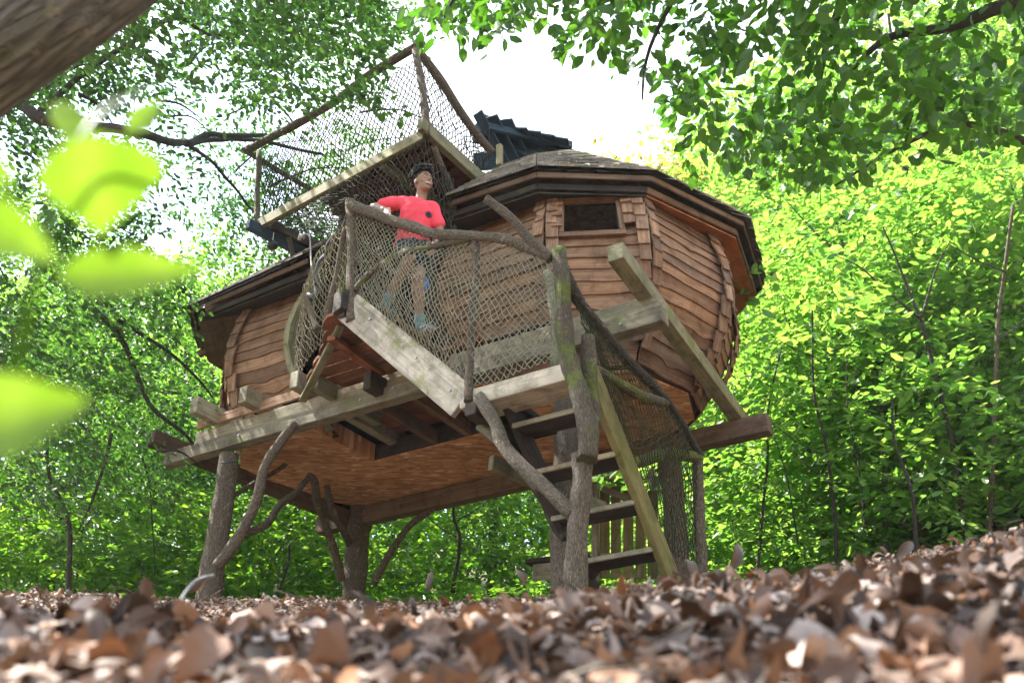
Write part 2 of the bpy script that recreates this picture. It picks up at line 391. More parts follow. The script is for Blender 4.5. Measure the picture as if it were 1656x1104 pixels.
# --- OSB floor panels
FL = [(-1.12, -.95), (-2.0, -.90), (-2.42, -.50), (-2.42, .55), (-1.98, 1.19), (-.2, 1.19), (1.78, 1.19), (2.28, .72), (2.28, -.10), (1.95, -.80), (.42, -.85), (.42, .12), (-1.10, .12)]
def slab(name, poly, z0, z1, m, parent):
    b = MB(); n = len(poly)
    b.add([H(u, v, z0) for u, v in poly]+[H(u, v, z1) for u, v in poly],
          [tuple(range(n-1, -1, -1)), tuple(range(n, 2*n))]+[(i, (i+1) % n, n+(i+1) % n, n+i) for i in range(n)])
    return b.build(name, M[m], parent)
slab('floor_panel', [(-1.12, -.95), (-2.0, -.90), (-2.42, -.50), (-2.42, .55), (-1.98, 1.19), (-1.12, 1.19)], 4.145, 4.163, 'osb', TH)
slab('floor_panel', [(-1.116, .12), (-1.116, 1.19), (.42, 1.19), (.42, .12)], 4.145, 4.163, 'osb', TH)
slab('deck_underlay', [(-2.4, .2), (-1.98, 1.15), (1.75, 1.15), (2.25, .7), (2.2, -.5), (1.6, -.9), (-1.9, -.9)], 4.47, 4.49, 'void', TH)  # near-black colour puts the interior shade into this slab
beam('notch_header', H(-1.12, .14, 4.255), H(.42, .14, 4.255), .04, .20, 'dark', TH)
beam('notch_trim', H(-1.13, -.95, 4.255), H(-1.13, .12, 4.255), .03, .18, 'osb', TH)
for i in range(9):     # red-brown planks seen up through the notch
    v = -1.02+i*.135
    beam('floor_plank', H(-1.1, v, 4.42), H(.95, v, 4.42), .125, .03, 'slat', TH, bevel=0)
beam('beam', H(.55, -2.12, 4.27), H(.62, .1, 4.20), .07, .16, 'dark', TH)
# --- pod walls: plan polygon x profile
RING = [(.50, -1.0), (1.60, -1.0), (2.40, -.60), (2.74, .36), (2.52, 1.12), (1.9, 1.70), (-1.6, 1.95), (-2.75, 1.45), (-2.98, .45), (-2.78, -.50), (-2.22, -1.0), (-1.38, -1.0)]
CEN = (.0, .35)
PROF = [(4.14, .43), (4.35, .29), (4.65, .12), (5.0, .0), (5.35, .0), (5.65, .06), (5.95, .16)]
def inset(z):
    for (z0, i0), (z1, i1) in zip(PROF, PROF[1:]):
        if z <= z1: return lerp(i0, i1, max(0, (z-z0)/(z1-z0)))
    return PROF[-1][1]
# outward normals per vertex for inset
def ring_pt(i, z, out=0.0):
    n = len(RING); p = Vector(RING[i]); a = Vector(RING[i-1]); c = Vector(RING[(i+1) % n])
    door = i in (0, 11)
    def en(p, q): d = (q-p).normalized(); return Vector((d.y, -d.x))
    if door:
        nn = Vector((0, -1)); s = 1
    else:
        n1, n2 = en(a, p), en(p, c); nn = (n1+n2).normalized(); s = 1/max(.5, nn.dot(n1))
    q = p + nn*(out-inset(z))*s
    if i == 0: q.x += -.12+.30*((z-5.15)/.9)**2
    if i == 11: q.x += -.02+.30*((z-5.15)/.9)**2
    return q
def facet_pt(i, t, z, out=0.0):
    a, b = ring_pt(i, z, out), ring_pt((i+1) % len(RING), z, out); q = a.lerp(b, t); return H(q.x, q.y, z)
def facet_len(i): return (Vector(RING[i])-Vector(RING[(i+1) % len(RING)])).length
def wall(i, boards, win=None, mb='board', z0=4.18, z1=5.95, tilt=0.0, fine=True, t0=0, t1=1, top=5.93):
    b = MB(); nt, nz = 10, 14; vs = []; fs = []
    for iz in range(nz+1):
        for it in range(nt+1):
            vs.append(facet_pt(i, it/nt, lerp(z0-.03, 5.97, iz/nz), -.03))
    def inwin(t, z): return win and win[0] < t < win[1] and win[2] < z < win[3]
    if win:     # window cells snapped
        ts = [0, win[0]*.5, win[0], lerp(win[0], win[1], .5), win[1], lerp(win[1], 1, .5), 1]; zs = [z0-.03, 4.5, 4.8, 5.05, win[2], lerp(win[2], win[3], .5), win[3], 5.8, 5.97]
        vs = [facet_pt(i, t, z, -.03) for z in zs for t in ts]; nt, nz = len(ts)-1, len(zs)-1
        for iz in range(nz):
            for it in range(nt):
                if inwin((ts[it]+ts[it+1])/2, (zs[iz]+zs[iz+1])/2): continue
                p = iz*(nt+1)+it; fs.append((p, p+1, p+nt+2, p+nt+1))
    else:
        for iz in range(nz):
            for it in range(nt):
                p = iz*(nt+1)+it; fs.append((p, p+1, p+nt+2, p+nt+1))
    b.add(vs, fs); w = b.build('wall', M['dark'], TH)
    L = facet_len(i)
    if not fine: return w
    bh = (top-z0)/boards
    for k in range(boards):
        za, zb = z0+k*bh, z0+(k+1)*bh+.035
        spans = [(t0, t1)]
        if win and zb > win[2]+.03 and za < win[3]-.02: spans = [(t0, win[0]), (win[1], t1)]
        sd = random.uniform(0, 99); amp = random.choice((.007, .010, .016, .022))
        for (ta, tb) in spans:
            ns = max(3, int(12*(tb-ta))); bb = MB(); vv = []; gg = []; ff = []
            ln = L*(tb-ta)
            dip = random.uniform(ta, tb) if random.random() < .35 else -9
            for s in range(ns+1):
                t = lerp(ta, tb, s/ns)
                w_ = amp*mnoise.noise(Vector((t*L*2.6+sd, sd, 0)))*1.6 + .35*amp*mnoise.noise(Vector((t*L*9, sd, 4)))
                w_ -= .035*math.exp(-((t-dip)*L/.09)**2)
                sl = tilt*(t-.5)
                zl = max(z0-.04, za+w_+sl); zu = min(top+.01, zb+sl)
                o = .026+.006*mnoise.noise(Vector((t*L*3+sd, 2, 0)))
                for (z, out) in ((zl, o), (zl, o-.022), (zu, -.008), (zu, .006)):
                    vv.append(facet_pt(i, t, z, out)); gg.append((t*L+sd, z, sd))
            for s in range(ns):
                c = s*4
                ff += [(c, c+4, c+7, c+3), (c+1, c+2, c+6, c+5), (c, c+1, c+5, c+4), (c+3, c+7, c+6, c+2)]
            ff += [(0, 3, 2, 1), (ns*4, ns*4+1, ns*4+2, ns*4+3)]
            bb.add(vv, ff, gg); bb.build('board', M[mb], w)
    return w
WIN = (.17, .73, 5.30, 5.72)
RB = [ring_pt(k, 4.16, -.02) for k in range(12)]
slab('floor_panel', [(.424, -.85), (.424, 1.22), (1.62, 1.22), tuple(RB[4]), tuple(RB[3]), tuple(RB[2]), tuple(RB[1])], 4.145, 4.163, 'osb', TH)
W_A = wall(0, 15, t1=.985); W_B = wall(1, 16, WIN, t0=.015, t1=.985); W_C = wall(2, 16, t0=.012, t1=.985, tilt=-.05); W_D = wall(3, 15, t0=.02, tilt=.06)
wall(4, 10); wall(5, 4, fine=False); wall(6, 4, fine=False)
W_L3 = wall(7, 10); W_L2 = wall(8, 14, tilt=.1); W_L1b = wall(9, 15, tilt=-.06); W_L1 = wall(10, 14, t0=.02, t1=.97, tilt=-.03)
# window frame + dark room behind
b = MB()
fr = empty('window_frame', TH, tuple(facet_pt(1, .5, WIN[2])))
def fpiece(ta, za, tb, zb, w, name='frame_board', mm='board', out=.03):
    p0, p1 = facet_pt(1, ta, za, out), facet_pt(1, tb, zb, out)
    nr = (facet_pt(1, .5, 5.4, .1)-facet_pt(1, .5, 5.4, 0))
    beam(name, p0, p1, .05, w, mm, fr, up=(p1-p0).cross(nr).cross(p1-p0) if False else nr.cross(p1-p0), bevel=.004)
fpiece(WIN[0]-.04, WIN[2]-.015, WIN[1]+.05, WIN[2]-.015, .05, 'window_sill', 'board', .045)
fpiece(WIN[0]-.03, WIN[3]+.03, WIN[1]+.03, WIN[3]+.03, .07)
fpiece(WIN[0]-.02, WIN[2]+.02, WIN[0]-.02, WIN[3], .05)
fpiece(WIN[1]+.02, WIN[2]+.02, WIN[1]+.02, WIN[3], .05)
# corner shakes
def shake(ctr, ax, nr, w, h, m='board', parent=TH, name='corner_shake', tip=.03, th=.018):
    up = nr.cross(ax).normalized(); 
    if up.z < 0: up = -up
    ax = ax.normalized(); nr = nr.normalized(); bb = MB()
    lo, hi = ctr-up*h/2+nr*tip, ctr+up*h/2
    s = random.uniform(.88, 1.0); r = random.uniform(-.012, .012)
    c = [lo-ax*w/2*s, lo+ax*(w/2*s)+up*r, hi+ax*w/2, hi-ax*w/2]
    vs = c+[p+nr*th for p in c]; sd = random.uniform(0, 50)
    gs = [(0, 0, sd), (0, w, sd), (h, w, sd), (h, 0, sd)]; gs = [(x+sd, y, z) for x, y, z in gs]
    bb.add(vs, [(0, 3, 2, 1), (4, 5, 6, 7), (0, 1, 5, 4), (1, 2, 6, 5), (2, 3, 7, 6), (3, 0, 4, 7)], gs+gs)
    return bb.build(name, M[m], parent)
def corner(i, n, walls, h=.17):
    # strip both sides of ring vertex i
    N = len(RING)
    for k in range(n):
        z = 5.86-k*h*.93 + random.uniform(-.01, .01)
        if z < 4.28: break
        for side in (0, 1):
            fi = (i-1) % N if side == 0 else i
            L = facet_len(fi); wd = random.uniform(.085, .12); t = 1-(wd*.5)/L if side == 0 else (wd*.5)/L
            p = facet_pt(fi, t, z-side*.05, .045); q = facet_pt(fi, t, z-.1-side*.05, .045); ax = facet_pt(fi, 1, z)-facet_pt(fi, 0, z)
            nr = ax.cross(p-q).normalized()
            if nr.dot(p-H(0, .35, p.z)) < 0: nr = -nr
            shake(p, ax, nr, wd, h*1.12, 'board', walls[side])
corner(1, 10, (W_A, W_B)); corner(2, 11, (W_B, W_C)); corner(3, 11, (W_C, W_D)); corner(10, 11, (W_L1b, W_L1)); corner(9, 11, (W_L2, W_L1b)); corner(4, 9, (W_D, W_D))
for ta in (WIN[0]-.06, WIN[1]+.09):
    for k in range(4):
        z = 5.84-k*.135
        p = facet_pt(1, ta, z, .045); ax = facet_pt(1, 1, z)-facet_pt(1, 0, z); nr = ax.cross(p-facet_pt(1, ta, z-.1, .045)).normalized()
        if nr.y > 0: nr = -nr
        shake(p, ax, nr, .10, .16, 'board', W_B)
# door jambs following the bulge
for i, mm in ((11, 'dark'), (0, 'dark')):
    P = []
    for k in range(9):
        z = lerp(4.2, 5.92, k/8); q = ring_pt(i, z, .03); P.append(H(q.x, q.y, z))
    bb = MB()
    for k in range(8): bb.beam(P[k]-(P[k+1]-P[k])*.02, P[k+1], .07, .10, H(0, -1, 0)-H(0, 0, 0))
    bb.build('door_jamb', M['green' if i == 11 else 'dark'], TH)
# near-black sheet standing in for the shade inside the room
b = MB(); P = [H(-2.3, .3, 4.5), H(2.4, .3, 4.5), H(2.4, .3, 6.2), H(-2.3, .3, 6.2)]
b.add(P, [(0, 1, 2, 3)]); b.build('interior_shade_sheet', M['void'], TH)
# --- roof
EAVE = [(.72, -1.33), (1.66, -1.27), (2.54, -.67), (3.02, .44), (2.80, 1.62), (2.0, 2.35), (-2.0, 2.35), (-3.2, 1.7), (-3.45, .7), (-3.42, -.45), (-2.80, -1.20), (-1.05, -1.30)]
RID = [(.60, -.05), (.95, -.02), (1.25, .08), (1.42, .35), (1.35, .65), (1.1, .75), (-1.1, .75), (-1.5, .65), (-1.6, .35), (-1.5, .1), (-1.2, -.02), (-.9, -.05)]
ZE, ZR = 5.88, 7.25
def roofp(i, t, s, out=0.0):
    n = len(EAVE); a = Vector(EAVE[i]).lerp(Vector(EAVE[(i+1) % n]), t); b_ = Vector(RID[i]).lerp(Vector(RID[(i+1) % n]), t)
    q = a.lerp(b_, s); z = lerp(ZE, ZR, s) + out
    return H(q.x, q.y, z)
SHN = 0
for i in range(11):
    b = MB(); nt = 6
    vs = [roofp(i, t/nt, s/5, -.01) for s in range(6) for t in range(nt+1)]
    b.add(vs, [(s*(nt+1)+t, s*(nt+1)+t+1, (s+1)*(nt+1)+t+1, (s+1)*(nt+1)+t) for s in range(5) for t in range(nt)])
    rf = b.build('roof', M['shake'], TH)
    vis = i in (0, 1, 2, 3, 9, 10)
    rows = 11 if vis else 0
    far = MB()
    for k in range(rows):
        s0 = k/rows; L = (roofp(i, 1, s0)-roofp(i, 0, s0)).length; n = max(2, int(L/(.20))); 
        off = random.uniform(-.3, .3)
        for j in range(n):
            t0 = max(0, (j+off*(j > 0))/n); t1 = min(1, (j+1+off*(j < n-1))/n)
            if t1-t0 < .02: continue
            p = [roofp(i, t0+.006, s0-.02+random.uniform(-.012, .006), .03), roofp(i, t1-.006, s0-.02+random.uniform(-.012, .006), .03), roofp(i, t1-.006, s0+1.2/rows, .0), roofp(i, t0+.006, s0+1.2/rows, .0)]
            r = random.uniform(0, .02)
            up = Vector((0, 0, .022+r)); p4 = [q+Vector((0, 0, .012)) for q in p]+[q+up for q in p]
            w = (p[1]-p[0]).length; h = (p[3]-p[0]).length; sd = random.uniform(0, 60)
            gs = [(sd, 0, sd), (sd, w, sd), (sd+h, w, sd), (sd+h, 0, sd)]*2
            fsx = [(0, 3, 2, 1), (4, 5, 6, 7), (0, 1, 5, 4), (1, 2, 6, 5), (2, 3, 7, 6), (3, 0, 4, 7)]
            if (i in (0, 1) and k < 10) or (k < 3):
                bb = MB(); bb.add(p4, fsx, gs); bb.build('shingle', M['shake'], rf); SHN += 1
            else: far.add(p4, fsx, gs)
    if far.v:
        o = far.build('upper_shingles', M['shake'], rf); o['kind'] = 'stuff'
    # fascia + soffit
    a0, a1 = roofp(i, 0, 0), roofp(i, 1, 0)
    dz = Vector((0, 0, -.055))
    inw0 = (roofp(i, 0, .05)-a0); inw0.z = 0; inw1 = (roofp(i, 1, .05)-a1); inw1.z = 0
    inw0.normalize(); inw1.normalize()
    beam('fascia', a0+dz*.75+inw0*.04, a1+dz*.75+inw1*.04, .025, .06, 'brownbeam', rf)
    beam('fascia', a0+dz*2.1+inw0*.12, a1+dz*2.1+inw1*.12, .03, .07, 'brownbeam' if i in (2, 3, 9) else 'dark', rf)
    b = MB(); w0 = Vector(ring_pt(i, 5.9)); w1 = Vector(ring_pt((i+1) % 12, 5.9))
    s0, s1 = H(w0.x, w0.y, 5.80), H(w1.x, w1.y, 5.80)
    e0, e1 = a0+inw0*.13+Vector((0, 0, -.18)), a1+inw1*.13+Vector((0, 0, -.18))
    b.hexa([e0, e1, s1, s0, e0+Vector((0, 0, .012)), e1+Vector((0, 0, .012)), s1+Vector((0, 0, .14)), s0+Vector((0, 0, .14))])
    b.build('soffit_board', M['soffit' if i in (2, 3, 4) else ('brownbeam' if i in (9, 8) else 'dark')], rf)
slab('roof_cap', RID, ZR-.06, ZR, 'shake', TH)
# rafters sticking out on the left end + debris
for i, t in ((9, .1), (9, .55), (10, .15), (8, .6)):
    beam('rafter', roofp(i, t, .0, -.12), roofp(i, t, .35, -.14), .05, .09, 'brownbeam', TH)

# --- posts and braces under the house
post_mat = 'bark_grey'
log('support_post', [A(345, 948, -1.12)-Vector((0.02, 0, .9)), A(350, 880, -1.12), A(363, 800, -1.12), A(372, 735, -1.12)], .112, .092, 'bark_grey', TH, 14, .12, .01, 'tall round post at the front left')
log('support_post', [A(574, 950, 1.12)-Vector((0, 0, .8)), A(578, 880, 1.12), A(585, 808, 1.12)], .135, .12, 'bark', TH, 14, .15, .01)
log('support_post', [A(1098, 945, 1.12)-Vector((0, 0, .8)), A(1092, 840, 1.12), A(1083, 745, 1.12)], .105, .11, 'bark', TH, 14, .15, .01)
log('support_post', [A(915, 945, -1.12)-Vector((0, 0, .8)), A(915, 880, -1.12), A(917, 800, -1.12), A(915, 640, -1.05)], .125, .10, 'bark_grey', TH, 14, .15, .01)
log('metal_strap', [A(358, 748, -1.25), A(385, 746, -1.23)], .008, .008, 'black', TH, 6, 0, 0, k=1)
# branch braces of the left post
log('brace', [A(350, 915, -1.30), A(385, 870, -1.32), A(412, 815, -1.35), A(425, 760, -1.35), A(452, 715, -1.3), A(478, 685, -1.2)], .055, .045, 'bark_grey', TH, 10, .2, .03)
log('brace', [A(392, 865, -1.3), A(430, 850, -1.1), A(455, 815, -.8), A(480, 795, -.6), A(498, 772, -.3)], .038, .03, 'bark', TH, 8, .2, .03)
log('brace', [A(375, 805, -1.1), A(405, 785, -.8), A(440, 765, -.5), A(462, 750, -.3)], .026, .024, 'bark', TH, 8, .2, .02)
log('brace', [A(552, 940, .9), A(538, 880, .7), A(518, 830, .3), A(508, 780, -.2), A(495, 770, -.3)], .05, .04, 'bark', TH, 9, .2, .03)
log('brace', [A(566, 880, 1.0), A(548, 845, .6), A(535, 815, .4), A(528, 785, .2)], .04, .033, 'bark', TH, 9, .2, .03)
log('brace', [A(605, 945, 1.1), A(640, 880, 1.1), A(665, 845, 1.1), A(703, 820, 1.12)], .04, .035, 'bark', TH, 9, .2, .03)
log('brace', [A(918, 868, -1.2), A(895, 835, -1.25), A(882, 800, -1.3), A(868, 765, -1.4)], .06, .05, 'twig', TH, 10, .2, .03)
# trunk that carries the stair landing, with moss
log('stair_post', [A(930, 945, -2.18)-Vector((0, 0, .7)), A(933, 880, -2.18), A(938, 800, -2.18), A(942, 735, -2.16)], .068, .064, 'bark_grey', TH, 14, .25, .015)
log('stair_post', [A(948, 742, -2.24), A(950, 700, -2.22), A(940, 640, -2.18), A(920, 580, -2.16), A(912, 520, -2.15), A(910, 460, -2.14), A(905, 402, -2.14)], .070, .052, 'bark_moss', TH, 14, .3, .02, 'moss-covered trunk with sawn lower end')
log('stair_post', [A(955, 690, -2.02), A(953, 620, -2.02), A(951, 545, -2.02)], .062, .052, 'bark_moss', TH, 12, .25, .01)
# landing brace branch
log('brace', [A(775, 645, -2.16), A(800, 680, -2.18), A(818, 725, -2.2), A(855, 765, -2.22), A(895, 800, -2.22), A(928, 830, -2.2)], .05, .042, 'bark_grey', TH, 10, .3, .03, 'peeling grey branch bracing the landing')
log('brace', [A(775, 690, -2.0), A(820, 730, -1.95), A(870, 790, -1.9)], .035, .03, 'green', TH, 8, .2, .02)

# --- entrance platform
EP = empty('entrance_platform', TH, tuple(H(-.2, -1.6, 4.33)))
Lf = lambda v: lerp(-.96, .18, (v+1.15)/-1.0)
for k in range(6):
    v0 = -1.17-k*.165; u0 = Lf(v0-.08)+random.uniform(-.05, .03)
    bb = MB(); N = 5; vs = []; gs = []
    for s in range(N+1):
        t = s/N; vv = v0-.155*t; u_ = u0-.03*math.sin(t*math.pi)+(Lf(v0-.155)-Lf(v0))*(t-.5)
        for z in (4.325, 4.355): vs.append(H(u_, vv, z)); gs.append((u_, vv*3, k))
        for z in (4.325, 4.355): vs.append(H(.52, vv, z)); gs.append((.52, vv*3, k))
    fs = []
    for s in range(N):
        c = s*4; fs += [(c, c+4, c+6, c+2), (c+1, c+3, c+7, c+5), (c, c+1, c+5, c+4), (c+2, c+6, c+7, c+3)]
    fs += [(0, 2, 3, 1), (N*4, N*4+1, N*4+3, N*4+2)]
    bb.add(vs, fs, gs); bb.build('deck_board', M['board_warm'], EP)
beam('bearer', H(.02, -1.95, 4.27), H(-.02, -1.2, 4.27), .09, .05, 'board_warm', EP)
beam('bearer', H(.32, -2.18, 4.30), H(.40, -1.05, 4.30), .07, .09, 'dark', EP)
beam('batten', A(551, 528, -2.0), A(489, 648, -1.32), .07, .035, 'green', EP)
beam('joist', H(-.62, -1.42, 4.26), H(-.60, -.5, 4.26), .09, .15, 'green', TH)
beam('joist', H(-.05, -1.36, 4.15), H(-.02, -.9, 4.15), .09, .18, 'dark', TH)
beam('beam', H(.30, -2.22, 4.40), H(.36, -2.05, 4.40), .14, .20, 'dark', EP)
# --- staircase
ST = empty('staircase', TH, tuple(H(1.5, -1.7, 1.7)))
def stringer(p0, p1, w, h, m, label=None):
    d = (p1-p0).normalized()
    o = beam('stringer', p0, p1, w, h, m, ST, label=label); return o
stringer(H(.36, -2.13, 4.36), H(1.52, -2.13, 3.19), .06, .26, 'pale', 'pale mossy stringer of the upper flight')
stringer(H(.45, -1.33, 4.25), H(1.52, -1.33, 3.19), .06, .20, 'dark')
for k in range(5):
    u = .56+k*.215; z = 4.16-k*.20
    beam('tread', H(u, -2.10, z), H(u, -1.36, z), .24, .035, 'brownbeam', ST)
beam('landing_board', H(1.50, -2.03, 3.20), H(2.36, -2.03, 3.20), .26, .13, 'pale', ST, label='pale front board of the landing')
beam('landing_board', H(1.47, -1.62, 3.19), H(1.86, -1.62, 3.19), .50, .05, 'dark', ST)
beam('landing_bearer', H(1.62, -2.20, 3.09), H(1.60, -1.3, 3.09), .09, .10, 'dark', ST)
stringer(H(2.46, -1.98, 3.24), H(2.46, -.52, 1.82), .05, .20, 'olive', 'olive mossy stringer of the lower flight')
stringer(H(1.78, -1.98, 3.24), H(1.84, -.52, 1.82), .05, .17, 'dark')
stringer(H(1.62, -1.9, 3.12), H(1.90, -.9, 2.2), .05, .10, 'dark')
for k in range(5):
    v = -1.80+k*.27; z = 3.03-k*.26
    beam('tread', H(1.80+.0*k, v, z), H(2.44, v, z), .20, .04, 'dark', ST)
    beam('tread_edge', H(1.79, v-.112, z), H(2.45, v-.112, z), .02, .038, 'grey', ST)
beam('beam', H(1.35, -1.5, 3.0), H(1.75, -.4, 2.9), .06, .12, 'green', ST)
# --- stair rail with net
RL = empty('stair_railing', TH, tuple(H(.3, -2.1, 4.3)))
VR = -2.14
log('rail_post', [A(570, 520, VR), A(568, 470, VR), A(570, 400, VR), A(567, 325, VR)], .052, .046, 'bark_grey', RL, 12, .22, .012)
log('rail_post', [A(757, 650, VR-.03), A(762, 560, VR-.03), A(769, 450, VR-.03), A(768, 380, VR-.03)], .034, .03, 'bark_grey', RL, 10, .3, .02)
log('handrail', [A(568, 332, VR-.03), A(610, 345, VR-.04), A(665, 365, VR-.05), A(700, 378, VR-.05), A(770, 382, VR-.06), A(820, 387, VR-.06), A(855, 402, VR-.03), A(893, 418, VR)], .048, .034, 'bark_grey', RL, 12, .25, .015, 'smooth bleached branch handrail')
log('inner_branch', [A(577, 468, VR), A(605, 438, VR-.02), A(650, 412, VR-.03), A(700, 400, VR-.03), A(762, 388, VR-.03)], .030, .024, 'bark_moss', RL, 9, .25, .02)
log('rail_stub', [A(893, 418, VR+.0), A(860, 392, VR-.05), A(820, 350, VR-.12), A(787, 320, VR-.18)], .042, .034, 'bark', RL, 9, .25, .02, 'forked branch end poking up past the window')
top = [A(568, 338, VR), A(665, 370, VR), A(770, 388, VR), A(850, 402, VR), A(905, 425, VR)]
bot = [A(574, 492, VR), A(660, 560, VR), A(750, 632, VR), A(810, 612, VR), A(905, 582, VR)]
net('net', top, bot, 44, 34, .0044, 'net_pale', RL, .09, H(0, -1, 0)-H(0, 0, 0), .012)
log('rail_post', [A(897, 600, -1.35), A(898, 520, -1.35), A(885, 440, -1.35)], .04, .04, 'green', RL, 8, .1, .01)
# left wing net and leaning poles
net('net', [A(562, 345, -2.1), A(540, 380, -1.95), A(515, 400, -1.75), A(490, 470, -1.25)], [A(562, 515, -2.1), A(535, 540, -1.85), A(505, 570, -1.6), A(470, 640, -1.15)], 22, 22, .0044, 'net_pale', RL, .04, H(-1, -.6, 0)-H(0, 0, 0), .012)
log('rail_pole', [A(526, 540, -1.9), A(535, 490, -1.95), A(548, 430, -2.0), A(560, 372, -2.1)], .038, .032, 'bark_grey', RL, 9, .25, .015)
log('rail_pole', [A(513, 535, -1.75), A(503, 500, -1.7), A(498, 480, -1.7)], .033, .036, 'bark_grey', RL, 9, .25, .01)
log('twisted_branch', [A(498, 480, -1.7), A(515, 478, -1.72), A(519, 460, -1.72), A(514, 445, -1.74), A(519, 425, -1.76), A(530, 412, -1.8), A(532, 395, -1.85), A(545, 378, -1.95), A(552, 360, -2.05)], .040, .028, 'black', RL, 10, .35, .02, 'black twisted branch beside the net')
log('mossy_post', [A(548, 520, -1.8), A(553, 470, -1.8), A(558, 380, -1.8)], .06, .05, 'bark_very_moss', RL, 9, .25, .01)
# lower flight railing
R2 = empty('lower_railing', TH, tuple(H(2.5, -1, 1.8)))
pr = [A(903, 415, -2.1), A(925, 470, -2.0), A(970, 530, -1.7), A(1020, 590, -1.3), A(1075, 645, -.8), A(1105, 690, -.45), A(1132, 738, -.13)]
log('handrail', pr, .05, .032, 'twig', R2, 10, .25, .02, 'dark sagging rail of the lower flight')
log('branch_strut', [A(950, 590, -1.98), A(985, 610, -1.6), A(1030, 635, -1.3), A(1078, 652, -.75)], .036, .04, 'bark_moss', R2, 9, .3, .02)
log('branch_strut', [A(1022, 748, -1.25), A(1060, 738, -.8), A(1100, 735, -.4), A(1128, 738, -.15)], .05, .05, 'bark_very_moss', R2, 10, .3, .02)
log('rail_post', [A(1130, 945, -.13)-Vector((0, 0, .6)), A(1132, 860, -.13), A(1128, 730, -.13)], .048, .045, 'bark_grey', R2, 10, .2, .012)
net('net', [p+Vector((0, 0, .0)) for p in pr[1:]], [A(965, 600, -1.9), A(990, 690, -1.55), A(1030, 790, -1.15), A(1075, 880, -.8), A(1120, 915, -.2)], 30, 30, .0050, 'net_dark', R2, .05, H(1, -.4, 0)-H(0, 0, 0), .01)

# --- lookout deck
LO = empty('lookout_deck', TH, tuple(H(-.7, -1, 6.5)))
ZT = 6.62
dA, dB, dC, dD = (-1.90, -1.24), (.60, -1.50), (.62, -.45), (-1.80, .10)
def T(s, t, z):
    a = Vector(dA).lerp(Vector(dB), s); c = Vector(dD).lerp(Vector(dC), s); q = a.lerp(c, t); return H(q.x, q.y, z)
beam('deck_beam', T(-.01, 0, ZT), T(1.0, 0, ZT), .06, .13, 'green', LO, label='mossy front edge board of the lookout')
beam('deck_beam', T(.02, -.12, ZT-.09), T(.10, 1, ZT-.09), .08, .12, 'upper', LO)
beam('deck_beam', T(.07, 0.05, ZT-.02), T(.16, 1, ZT-.02), .06, .12, 'dark', LO)
beam('deck_beam', T(1.0, -.14, ZT), T(1.02, 1.0, ZT-.02), .07, .15, 'green', LO)
beam('deck_beam', T(.74, .02, ZT-.05), T(.80, 1, ZT-.05), .05, .12, 'green', LO)
beam('deck_beam', T(.44, .02, ZT-.05), T(.5, 1, ZT-.05), .05, .12, 'brownbeam', LO)
beam('deck_beam', T(0, 1, ZT), T(1, 1, ZT), .06, .13, 'dark', LO)
for k in range(8):
    t = .10+k*.125
    beam('deck_plank', T(.36-.02*k, t, ZT+.06), T(.99, t, ZT+.06), .168, .028, 'slat', LO, bevel=0)
net('net', [T(.10, .02, ZT+.03), T(.40, .02, ZT+.03)], [T(.14, .98, ZT+.03), T(.40, .98, ZT+.03)], 10, 12, .004, 'net_mid', LO, .06, Vector((0, 0, -1)), .008)
ra, rb = A(397, 243, -1.22), A(684, 68, -1.5)
log('handrail', [ra, A(520, 178, -1.35), A(600, 120, -1.45), rb], .046, .050, 'bark', LO, 10, .2, .02)
rc = A(800, 248, -.62)
log('handrail', [A(666, 72, -1.56), A(715, 135, -1.2), A(760, 200, -.85), A(797, 246, -.55)], .048, .042, 'bark', LO, 10, .2, .02)
log('handrail', [A(392, 241, -1.26), A(440, 270, -1.0), A(500, 305, -.55), A(560, 345, -.1)], .032, .03, 'bark', LO, 9, .2, .02)
log('rail_post', [A(416, 372, -1.26), A(414, 310, -1.26), A(419, 245, -1.26)], .034, .032, 'bark_grey', LO, 9, .25, .02)
log('rail_post', [A(689, 222, -1.56), A(686, 160, -1.55), A(672, 82, -1.55)], .040, .038, 'bark', LO, 9, .25, .02)
log('prop', [A(702, 238, -1.5), A(718, 275, -1.35), A(733, 310, -1.2)], .03, .026, 'bark', LO, 8, .2, .02)
log('prop', [A(466, 385, -1.0), A(472, 410, -.95), A(480, 462, -.9)], .028, .028, 'bark', LO, 8, .2, .01)
n_out = H(0, -1, 0)-H(0, 0, 0)
net('net', [A(425, 250, -1.24), A(540, 180, -1.36), A(675, 95, -1.52)], [A(425, 360, -1.24), A(550, 290, -1.36), A(688, 212, -1.52)], 36, 17, .0060, 'net_mid', LO, .05, n_out, .012)
net('net', [A(680, 95, -1.5), A(740, 172, -1.0), A(795, 245, -.55)], [A(694, 212, -1.5), A(725, 258, -1.0), A(758, 305, -.5)], 17, 15, .0060, 'net_mid', LO, .04, H(1, 0, 0)-H(0, 0, 0), .01)
net('net', [A(420, 252, -1.24), A(470, 285, -.8), A(540, 330, -.2)], [A(425, 362, -1.24), A(470, 395, -.8), A(530, 430, -.2)], 15, 12, .0060, 'net_mid', LO, .04, H(-1, 0, 0)-H(0, 0, 0), .01)
net('net', [T(0, 1.0, ZT+1.1), T(1, 1.0, ZT+.9)], [T(0, 1.0, ZT), T(1, 1.0, ZT)], 22, 10, .0045, 'net_mid', LO, .05, n_out, .01)
net('hanging_net', [A(440, 362, -1.24), A(560, 290, -1.38), A(690, 222, -1.52), A(735, 290, -1.3)], [A(530, 385, -1.5), A(590, 345, -1.6), A(690, 385, -1.4), A(730, 400, -1.25)], 34, 15, .0056, 'net_mid', LO, .06, n_out, .012)
